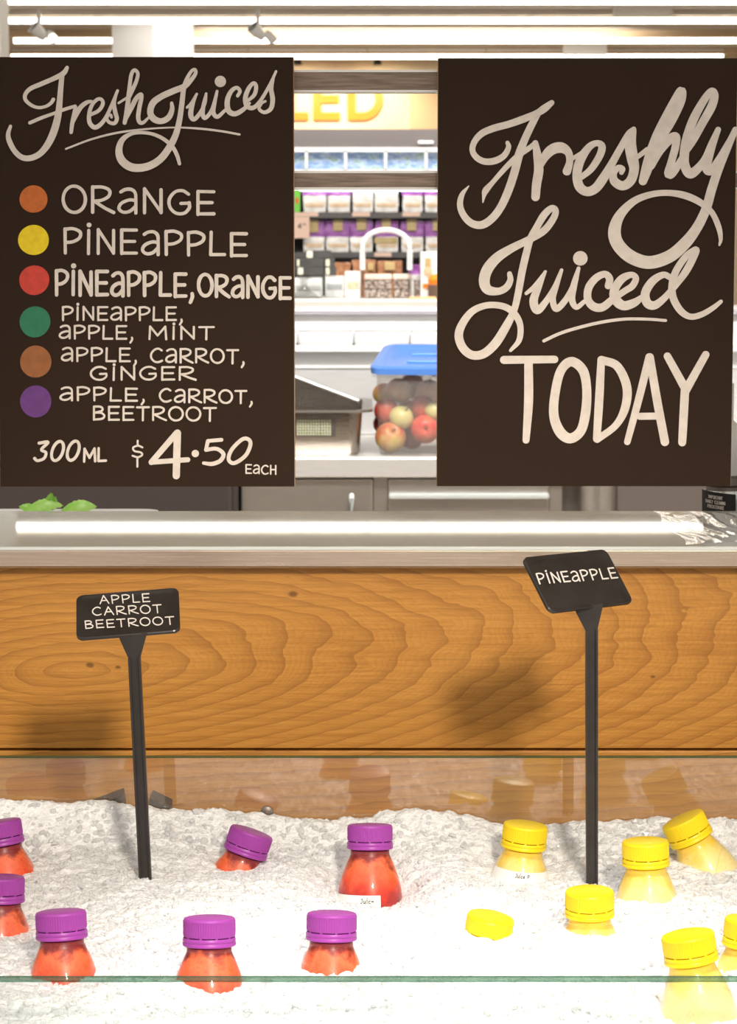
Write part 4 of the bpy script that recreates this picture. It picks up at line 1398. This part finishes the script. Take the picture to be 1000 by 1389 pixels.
juiced = [
    (Z5, [(407, 507, 34), (412, 550, 42), (385, 600, 48), (330, 626, 50), (260, 615, 66), (235, 560, 74), (255, 480, 74), (320, 400, 68), (420, 335, 56), (530, 280, 50), (640, 215, 50), (705, 130, 46), (718, 78, 44), (690, 64, 44), (640, 110, 50), (592, 190, 48), (548, 270, 48), (520, 370, 50), (490, 500, 50), (465, 640, 48), (435, 760, 46), (380, 870, 58), (310, 980, 62), (230, 1050, 60), (150, 1058, 58), (90, 1010, 58), (62, 930, 58), (85, 850, 54), (150, 765, 48), (240, 724, 44), (330, 722, 44), (400, 745, 46), (455, 800, 46), (480, 870, 42), (470, 960, 38), (413, 1028, 22)]),
    (Z5, [(520, 640, 24), (580, 590, 34), (650, 492, 20)]),
    (Z5, [(648, 494, 22), (602, 600, 46), (570, 690, 58), (595, 755, 54), (650, 700, 44), (712, 600, 36), (760, 482, 22)]),
    (Z5, [(760, 482, 24), (722, 590, 40), (700, 680, 42), (725, 745, 44), (790, 680, 42), (845, 580, 40), (876, 468, 22)]),
    (Z5, [(875, 470, 26), (842, 590, 46), (830, 680, 46), (860, 734, 36), (915, 695, 30)]),
    (Z6, [(205, 308, 42), (214, 265, 46), (185, 236, 42), (130, 260, 46), (85, 320, 48), (80, 390, 48), (115, 435, 52), (170, 440, 50), (230, 392, 44), (250, 370, 30)]),
    (Z6, [(265, 368, 40), (310, 338, 40), (355, 308, 42), (376, 262, 40), (348, 240, 38), (290, 265, 50), (245, 330, 54), (250, 390, 62), (300, 430, 58), (370, 410, 50), (425, 365, 24)]),
    (Z6, [(592, 258, 36), (545, 240, 40), (480, 278, 50), (435, 350, 54), (445, 412, 56), (490, 428, 52), (550, 385, 42), (620, 305, 40), (690, 210, 46), (745, 100, 44), (735, 88, 38), (680, 132, 42), (622, 220, 44), (600, 300, 46), (605, 380, 46), (650, 460, 44), (710, 498, 38), (780, 485, 36), (850, 445, 32), (900, 405, 24)]),
]
mb = MB()
for z, p in freshly: ribbon(mb, conv(p, *z), smap)
mb.build('lettering', M['paint'], rs, fixn=False)
mb = MB()
for z, p in juiced: ribbon(mb, conv(p, *z), smap)
disc(mb, 787.4, 350.4, 9.9, smap)
mb.build('lettering', M['paint'], rs, fixn=False)
mb = MB()
ribbon(mb, [(738, 462.4, 4.4), (758, 453, 4.4), (781, 445.5, 4.4), (813, 437.7, 4.4), (846, 433, 4.2), (879, 433, 4), (903, 434.8, 4)], smap)
mb.build('underline', M['paint'], rs, fixn=False)
mb = MB()
for p in ([(70, 83, 32), (272, 81, 30)], [(168, 95, 34), (168, 250, 36), (158, 403, 28)],
          [(338, 90, 38), (295, 130, 36), (272, 230, 36), (270, 310, 38), (295, 372, 42), (335, 396, 40), (377, 365, 38), (396, 290, 38), (400, 200, 36), (385, 125, 38), (338, 90, 38)],
          [(458, 82, 30), (450, 240, 34), (440, 398, 30)], [(460, 83, 32), (522, 108, 34), (560, 190, 36), (553, 275, 34), (515, 345, 28), (442, 400, 28)],
          [(562, 410, 26), (605, 250, 30), (650, 72, 32)], [(652, 72, 32), (680, 240, 34), (712, 410, 34)], [(612, 308, 28), (690, 307, 28)],
          [(722, 68, 30), (792, 195, 34)], [(875, 62, 30), (795, 205, 34)], [(792, 205, 34), (786, 320, 34), (781, 412, 32)]):
    ribbon(mb, conv(p, *Z8), smap)
mb.build('lettering', M['paint'], rs, fixn=False)

# ================================================================== ICE WELL
GF, GR = 1.62, 2.165                           # front and rear glass
GZF = zat(1330, GF)
GZR = zat(1026.5, GR)
FLOOR = .80
root = empty('ice_well', (0, (GF + GR) / 2, 0), 'steel well holding the crushed ice', 'display well')
MB().box((-.9, GF - .02, FLOOR - .03), (.9, PAN - .005, FLOOR)).build('well_floor', M['steel_dull'], root)
MB().box((-.9, GF + .05, 0), (.9, PAN - .05, FLOOR - .03)).build('plinth', M['dark'], root)
for s in (-1, 1):
    MB().box((s * .9 - .01, GF + .011, FLOOR), (s * .9 + .01, GR - .001, 1.0)).build('side_wall', M['steel_dull'], root)

def pane(y0, th, ztop, lab):
    r = empty('glass_guard', (0, y0, FLOOR), lab, 'glass', 'glass panes of the ice well')
    g = MB().box((-.9, y0, FLOOR), (.9, y0 + th, ztop - .0012)).build('pane', M['glass'] if y0 == GF else M['pale_pane'], r)
    tag(MB().box((-.9, y0, ztop - .0012), (.9, y0 + th, ztop)).build('polished_edge', M['glass_edge'], r), 'green polished top edge')
pane(GF, .0105, GZF, 'front glass pane with green top edge before the ice')
M['pale_pane'] = clear('pale_glass', (.95, .95, .93), 2.0, .025)  # clear glass with a little pale diffuse mixed in below
_t = M['pale_pane'].node_tree
_o = [n for n in _t.nodes if n.type == 'OUTPUT_MATERIAL'][0]
_m0 = [n for n in _t.nodes if n.type == 'MIX_SHADER'][0]
_d = _t.nodes.new('ShaderNodeBsdfDiffuse')
_d.inputs[0].default_value = (.90, .86, .80, 1)
_m1 = _t.nodes.new('ShaderNodeMixShader')
_m1.inputs[0].default_value = .035
_t.links.new(_m0.outputs[0], _m1.inputs[1])
_t.links.new(_d.outputs[0], _m1.inputs[2])
_t.links.new(_m1.outputs[0], _o.inputs[0])
pane(GR, .006, GZR, 'rear glass pane between the ice and the oak panel')

# bottles : cap centre px, depth, cut line px, side lean, back lean
BOT = [
    # x, y, Y, cut, lean, back, kind, spin, label, text
    (0, 1127, 2.08, 1186, -9, 7, 'p', 40, False, 'purple capped red bottle at far left, the one nearer the rear glass'),
    (1, 1203, 1.95, 1266, 1, 7, 'p', 10, False, 'purple capped red bottle at far left, just below the rear one'),
    (83, 1251, 1.82, 1331, -3, 8, 'p', 80, False, 'purple capped red bottle at left behind the front glass edge'),
    (284, 1260, 1.77, 1341, 0, 8, 'p', 200, False, 'purple capped red bottle whose foot shows through the front glass'),
    (338, 1140, 2.095, 1180, 19, 6, 'p', 150, False, 'purple capped red bottle leaning right, half sunk in ice'),
    (502, 1132, 2.06, 1231, 0, 9, 'p', 0, True, 'purple capped red bottle with white label, upright in the middle'),
    (450, 1253, 1.84, 1322, 1, 8, 'p', 120, False, 'purple capped red bottle in the front row, middle of photo'),
    (712, 1131, 2.08, 1197, 6, 1, 'y', 0, True, 'yellow capped bottle with lettered label left of the pineapple ticket'),
    (664, 1256, 1.95, 1275, 10, -2, 'y', 90, False, 'yellow capped bottle buried to its cap in the ice'),
    (800, 1222, 1.90, 1272, -1, -1, 'y', 40, False, 'yellow capped bottle in front of the pineapple ticket stem'),
    (876, 1154, 1.99, 1224, -2, 2, 'y', 20, True, 'yellow capped upright bottle right of the pineapple ticket'),
    (931, 1122, 2.08, 1178, -26, 3, 'y', 60, False, 'yellow capped bottle leaning left at the rear right'),
    (935, 1282, 1.73, 1389, -9, 3, 'y', 30, False, 'yellow capped bottle behind the front glass at the lower right'),
    (1017, 1262, 1.80, 1318, 5, 2, 'y', 30, False, 'yellow capped bottle cut by the right edge of the photo'),
]
HB = .143                                      # bottle height

# ice height field from the photograph's levels
ctrl = []
for b in BOT:
    x, y, Y, cut = b[:4]
    yy = Y - .030
    p = at(x + math.tan(math.radians(-b[4])) * (cut - y), cut, yy)
    ctrl.append((p.x, yy, p.z - .004, .026, 6.0))
    ctrl.append((at(x, y, Y).x, Y, p.z - .002, .022, 4.0))
for px, py, Y in ((150, 1300, 1.78), (380, 1290, 1.80), (560, 1240, 1.96), (560, 1320, 1.75), (640, 1330, 1.74), (760, 1310, 1.77), (860, 1250, 1.92),
                  (200, 1210, 2.02), (100, 1160, 2.08), (250, 1130, 2.12), (420, 1180, 2.08), (600, 1150, 2.10), (660, 1200, 2.03), (800, 1196, 2.05), (800, 1150, 2.11),
                  (250, 1200, 1.98), (380, 1186, 2.03), (460, 1212, 1.99)):
    p = at(px, py, Y)
    ctrl.append((p.x, Y, p.z, .045, 1.0))
crest = [(-300, 1096), (0, 1092), (100, 1094), (200, 1101), (300, 1108), (350, 1115), (450, 1120), (500, 1114), (530, 1105), (580, 1106), (640, 1114), (690, 1122), (780, 1124), (880, 1118), (1000, 1118), (1300, 1110)]
NX, NY = 560, 330
X = np.linspace(-.62, .62, NX)
Yg = np.linspace(GF + .0125, GR - .003, NY)
XX, YY = np.meshgrid(X, Yg)
num = np.full(XX.shape, 1.004 * .35)
den = np.full(XX.shape, .35)
for cx, cy, cz_c, sg, wt in ctrl:
    w = wt * np.exp(-((XX - cx) ** 2 + (YY - cy) ** 2) / (2 * sg * sg))
    num += w * cz_c
    den += w
ZZ = num / den
cpx = np.array([xat(c[0], GR - .02, c[1]) for c in crest])
cpz = np.array([zat(c[1], GR - .02) for c in crest])
cr = np.interp(XX, cpx, cpz)
wgt = np.clip((YY - (GR - .055)) / .045, 0, 1) ** 1.3
ZZ = ZZ * (1 - wgt) + cr * wgt
wf = np.clip(((GF + .06) - YY) / .05, 0, 1)
def fnoise(sc, seed, oct_=3):
    out = np.zeros(XX.shape)
    for i in range(NY):
        for j in range(NX):
            out[i, j] = noise.fractal(Vector((XX[i, j] * sc, YY[i, j] * sc, seed)), .8, 2.1, oct_)
    return out
ZZ = ZZ + fnoise(22, 1.0, 2) * .0042 + fnoise(95, 5.0, 2) * .0026 + np.abs(fnoise(260, 9.0, 2)) * .0019
icev = list(zip(XX.ravel().tolist(), YY.ravel().tolist(), ZZ.ravel().tolist()))
icef = []
for i in range(NY - 1):
    o_ = i * NX
    for j in range(NX - 1):
        icef.append((o_ + j, o_ + j + 1, o_ + NX + j + 1, o_ + NX + j))
# skirt so that the bed has depth behind the front glass
base = len(icev)
ring = [j for j in range(NX)] + [i * NX + NX - 1 for i in range(1, NY)] + [(NY - 1) * NX + j for j in range(NX - 2, -1, -1)] + [i * NX for i in range(NY - 2, 0, -1)]
for k in ring:
    v = icev[k]
    icev.append((v[0], v[1], FLOOR))
nr = len(ring)
for k in range(nr):
    l = (k + 1) % nr
    icef.append((ring[l], ring[k], base + k, base + l))
bed = MB()
bed.v, bed.f = icev, icef
bedo = bed.build('crushed_ice', M['ice'], None, smooth=60, fixn=False)
tag(bedo, 'bed of white crushed ice between the two glass panes', 'ice', kind='stuff')

def ice_z(x, y):
    j = int(round((x + .62) / 1.24 * (NX - 1)))
    i = int(round((y - Yg[0]) / (Yg[-1] - Yg[0]) * (NY - 1)))
    return ZZ[min(max(i, 0), NY - 1), min(max(j, 0), NX - 1)]

# ------------------------------------------------------------------ bottles
def mk_bottle(kind):
    capm = M['cap_purple'] if kind == 'p' else M['cap_yellow']
    jm = M['juice_red'] if kind == 'p' else M['juice_yellow']
    root = empty('juice_bottle', (0, 0, 0))
    h = HB
    sh = [(.018, .0), (.0265, .001), (.0285, .006), (.0285, h - .064), (.0282, h - .060), (.0276, h - .054), (.0258, h - .046), (.0232, h - .038), (.0205, h - .031), (.0182, h - .0265), (.0176, h - .0245),
          (.0192, h - .0236), (.0194, h - .0222), (.0180, h - .0212), (.0172, h - .0195), (.0172, h - .015)]
    m_ = MB().lathe(sh, 48)
    arch = []
    rad = lambda z: float(np.interp(z, [q[1] for q in sh[2:10]], [q[0] for q in sh[2:10]]))
    for off in (0, math.pi):
        pts = []
        for k in range(21):
            a = -.95 + 1.9 * k / 20
            z = h - .036 - .016 * (a / .95) ** 2
            r = rad(z) + .0001
            pts.append((r * math.sin(a + off), -r * math.cos(a + off), z))
        m_.tube(pts, .0006, 6)
    m_.build('bottle_body', M['shell'], root, local=True, smooth=40)
    iv = [(.0, .0022), (.0255, .0022), (.0272, .006), (.0272, h - .064), (.0269, h - .060), (.0263, h - .054), (.0245, h - .046), (.0219, h - .038), (.0193, h - .0315), (.0172, h - .0268), (.0164, h - .0245), (.0162, h - .0215), (.012, h - .0209), (.0, h - .0208)]
    MB().lathe(iv, 40).build('juice', jm, root, local=True, smooth=60)
    cp = [(.0, h), (.0165, h), (.0182, h - .0006), (.0189, h - .002), (.0190, h - .0028), (.0190, h - .0125), (.0185, h - .0134), (.0170, h - .0136), (.0, h - .0137)]
    cap = MB().lathe(cp, 128, rib=(4, 5, .0006)).build('cap', capm, root, local=True, smooth=35)
    rg = [(.0171, h - .0142), (.0188, h - .0142), (.0193, h - .0155), (.0193, h - .0166), (.0189, h - .0172), (.0194, h - .0180), (.0194, h - .0196), (.0188, h - .0203), (.0173, h - .0203)]
    m_ = MB().lathe(rg, 64)
    for k in range(10):
        a = 2 * math.pi * k / 10
        m_.box((-.0008, -.0186, h - .0146), (.0008, -.0172, h - .0130), M=Matrix.Rotation(a, 4, 'Z'))
    m_.build('tamper_ring', capm, cap, local=True, smooth=35)
    return root

protos = {'p': mk_bottle('p'), 'y': mk_bottle('y')}
used = {'p': False, 'y': False}
axes = []
for (x, y, Y, cut, lean, back, kind, spin, lab, text) in BOT:
    r = protos[kind] if not used[kind] else None
    if r is None:
        src = protos[kind]
        r = src.copy()
        COL.objects.link(r)
        for ch in src.children:
            if ch.name.startswith('label'): continue
            c = ch.copy()
            COL.objects.link(c)
            c.parent = r
            for g in ch.children:
                gg = g.copy()
                COL.objects.link(gg)
                gg.parent = c
    used[kind] = True
    R = Matrix.Rotation(math.radians(lean), 4, 'Y') @ Matrix.Rotation(math.radians(-back), 4, 'X') @ Matrix.Rotation(math.radians(spin if not lab else 0), 4, 'Z')
    ax = (R @ Vector((0, 0, 1)))
    cc = at(x, y, Y)
    loc = cc - ax * (HB - .0085)
    r.matrix_world = Matrix.Translation(loc) @ R
    r.location = loc
    r.rotation_euler = R.to_euler()
    tag(r, text, 'bottle', 'purple capped juice bottles in the ice' if kind == 'p' else 'yellow capped juice bottles in the ice')
    axes.append((loc, ax))
    if lab:
        a0, a1 = (-95, 18) if kind == 'p' else (-75, 75)
        tilt = .003 if kind == 'p' else -.004
        zt_ = HB - (.0565 if kind == 'p' else (.0365 if x < 800 else .0465))
        vs, fs = [], []
        n = 24
        def srad(z): return float(np.interp(z, [.006, HB - .064, HB - .060, HB - .054, HB - .046, HB - .038, HB - .031], [.0285, .0285, .0282, .0276, .0258, .0232, .0205])) + .0003
        zs_ = [zt_ - .045, zt_ - .02, zt_ - .012, zt_ - .006, zt_]
        for i in range(n + 1):
            a = math.radians(a0 + (a1 - a0) * i / n)
            for z in zs_:
                q = srad(z)
                vs.append((q * math.sin(a), -q * math.cos(a), z))
        nz_ = len(zs_)
        for i in range(n):
            for k in range(nz_ - 1):
                b_ = i * nz_ + k
                fs.append((b_, b_ + nz_, b_ + nz_ + 1, b_ + 1))
        lo = MB().add(vs, fs).build('label', M['label'], r, local=True, smooth=60, fixn=False)
        def bmap(u, v):       # mm across, mm down from the label top
            z = zt_ - v * .001
            q = srad(z) + .0003
            a = u * .001 / .0285
            return Vector((q * math.sin(a), -q * math.cos(a), z))
        w_ = MB()
        if kind == 'p':
            write(w_, 'juice', -8, 3, 2.8, 6.5, 2.8, 6.5, .55, bmap)
        else:
            write(w_, 'juice P', -7, 7, 1.6, 4.6, 1.6, 4.6, .5, bmap)
        w_.build('lettering', M['ink'], lo, local=True, fixn=False)

# loose ice chips lying on the bed
ico = bmesh.new()
bmesh.ops.create_icosphere(ico, subdivisions=1, radius=1)
ico.verts.ensure_lookup_table()
IV = np.array([v.co[:] for v in ico.verts])
IF = np.array([[v.index for v in f.verts] for f in ico.faces])
ico.free()
cv, cf = [], []
off = 0
n_chip = 0
while n_chip < 15000:
    x = random.uniform(-.42, .42)
    y = GF + .018 + (GR - .012 - GF - .018) * random.random() ** .85
    z = ice_z(x, y)
    ok = True
    for loc, ax in axes:
        d = Vector((x, y, z)) - loc
        t = d.dot(ax)
        rr = .031 if t < HB - .035 else .0235
        if 0 < t < HB + .01 and (d - ax * t).length < rr + .002:
            ok = False
            break
    if not ok: continue
    s = random.choice((.0008, .0010, .0012, .0014, .0018, .0023, .0030))
    if y > GR - .05: s *= 1.35
    V = IV * rng.uniform(.6, 1.25, (12, 1)) * np.array([1, rng.uniform(.6, 1), rng.uniform(.5, .95)]) * s
    a = rng.uniform(0, 6.28)
    b_ = rng.uniform(-1, 1)
    Rm = np.array(Matrix.Rotation(a, 3, 'Z') @ Matrix.Rotation(b_, 3, 'X'))
    V = V @ Rm.T + np.array([x, y, z + s * random.uniform(-.1, .55)])
    cv.append(V)
    cf.append(IF + off)
    off += 12
    n_chip += 1
ch = MB()
ch.v = np.vstack(cv).tolist()
ch.f = np.vstack(cf).tolist()
co = ch.build('ice_chips', M['chip'], None, fixn=False)
tag(co, 'loose clear chips of ice scattered over the crushed ice', 'ice', kind='stuff')

# dark bracket and round fixings behind the rear glass
br = empty('glass_bracket', at(185, 1112, 2.36), 'black bracket low behind the rear glass at left', 'bracket')
y_ = 2.362
MB().prism([at(100, 1104, y_), at(163, 1080, y_), at(166, 1096, y_), at(166, 1130, y_), at(100, 1130, y_)], Vector((0, .037, 0))).build('plate', M['black'], br)
MB().prism([at(203, 1083, y_), at(230, 1096, y_), at(230, 1130, y_), at(203, 1130, y_)], Vector((0, .037, 0))).build('plate', M['black'], br)
p = at(362, 1103, 2.395)
tag(MB().lathe([(.0065, 0), (.0065, .004), (.005, .005)], 20, Matrix.Translation((p.x, PAN, p.z)) @ Matrix.Rotation(math.pi / 2, 4, 'X')).build('round_fixing', M['steel_dark'], smooth=40), 'small round grey fixing on the oak behind the rear glass', 'fixing')

# ================================================================== TICKETS
def ticket(P0, u, v, Y, stem_pts, lab, texts, shear):
    s = (at(1, 694, Y) - at(0, 694, Y)).length
    ex = RGT * (u[0] * s) + UPV * (-u[1] * s) + FWD * (u[2] * s)
    ey = RGT * (v[0] * s) + UPV * (-v[1] * s) + FWD * (v[2] * s)
    c = at(P0[0] + (u[0] + v[0]) / 2, P0[1] + (u[1] + v[1]) / 2, Y)
    org = c - ex / 2 - ey / 2
    nrm = ex.cross(ey).normalized()
    if nrm.dot(FWD) > 0: nrm = -nrm
    foot = at((stem_pts[3][0] + stem_pts[4][0]) / 2, stem_pts[3][1], Y - .02)
    r = empty('price_ticket', foot, lab, 'price ticket', 'black juice tickets in the ice')
    lx, ly_ = ex.length, ey.length
    eu, ev = ex / lx, ey / ly_
    rad = .006
    ol = []
    for cx, cy, a0 in ((lx - rad, rad, -90), (lx - rad, ly_ - rad, 0), (rad, ly_ - rad, 90), (rad, rad, 180)):
        for k in range(7):
            a = math.radians(a0 + 90 * k / 6)
            ol.append((cx + rad * math.cos(a), cy + rad * math.sin(a)))
    def q(a, b, h): return org + eu * a + ev * b + nrm * h
    def inset(pt, d):
        return (pt[0] + (lx / 2 - pt[0]) / (lx / 2) * d, pt[1] + (ly_ / 2 - pt[1]) / (ly_ / 2) * d)
    m_ = MB()
    rings = [[q(*p_, -.003) for p_ in ol], [q(*p_, -.0006) for p_ in ol], [q(*inset(p_, .0007), 0) for p_ in ol], [q(*inset(p_, .0022), .0) for p_ in ol], [q(*inset(p_, .0032), -.0006) for p_ in ol]]
    loft(m_, rings, True, True)
    pl_ = m_.build('plate', M['plastic_black'], r, smooth=30)
    # lettering on the plate's plane
    def tmap(px, py):
        d = ray(px, py)
        o = org + nrm * -.0003
        t = (o - CAM).dot(nrm) / d.dot(nrm)
        return CAM + d * t
    for tx, *qq in texts:
        w_ = MB()
        write(w_, tx, *qq, tmap, shear=shear)
        w_.build('lettering', M['chalk'], r, fixn=False)
    # stem follows from the plate down into the ice
    n = len(stem_pts)
    yb = Y - .02
    top_y = (org + ex / 2 + ey).y + .001
    zs = [at(*p_, Y).z for p_ in stem_pts]
    zt_, zb_ = max(zs), min(zs)
    def dep(py): 
        t = (py - stem_pts[0][1]) / (stem_pts[3][1] - stem_pts[0][1])
        return top_y + (yb - top_y) * max(0, t)
    poly = [at(p_[0], p_[1], dep(p_[1])) for p_ in stem_pts]
    poly[3] = poly[3] + (poly[3] - poly[2]) * .22
    poly[4] = poly[4] + (poly[4] - poly[5]) * .22
    m_ = MB()
    m_.prism(poly, Vector((0, .0022, 0)))
    # ribs along both edges of the stem
    for a, b_ in ((2, 3), (5, 4)):
        p1, p2 = poly[a], poly[b_]
        dx = Vector((-.0018 if a == 2 else .0018, 0, 0))
        m_.prism([p1, p2, p2 + dx, p1 + dx], Vector((0, -.0035, 0)))
    m_.build('stem', M['plastic_black'], r)
    return r
ticket((707, 755), (122, -10, 95), (35, 73, -37), 2.06, [(778, 824), (819, 818), (811, 853), (811, 1199), (795, 1199), (794, 855)],
       'tilted black ticket lettered pineapple on a straight stem', [('PiNEaPPLE', 729, 836, 778, 792, 770, 784, 2.0)], .36)
ticket((100, 808), (140, -11, 6), (7, 57, -60), 2.05, [(160, 862), (200, 857), (191, 890), (207, 1211), (190, 1213), (174, 893)],
       'black ticket lettered apple carrot beetroot on a slanted stem', [('APPLE', 135, 203, 808, 819, 805, 816, 1.6), ('CARROT', 125, 219, 824, 835, 820, 831, 1.6), ('BEETROOT', 115, 236, 842, 852.5, 836, 846.5, 1.6)], .12)

bpy.context.view_layer.update()
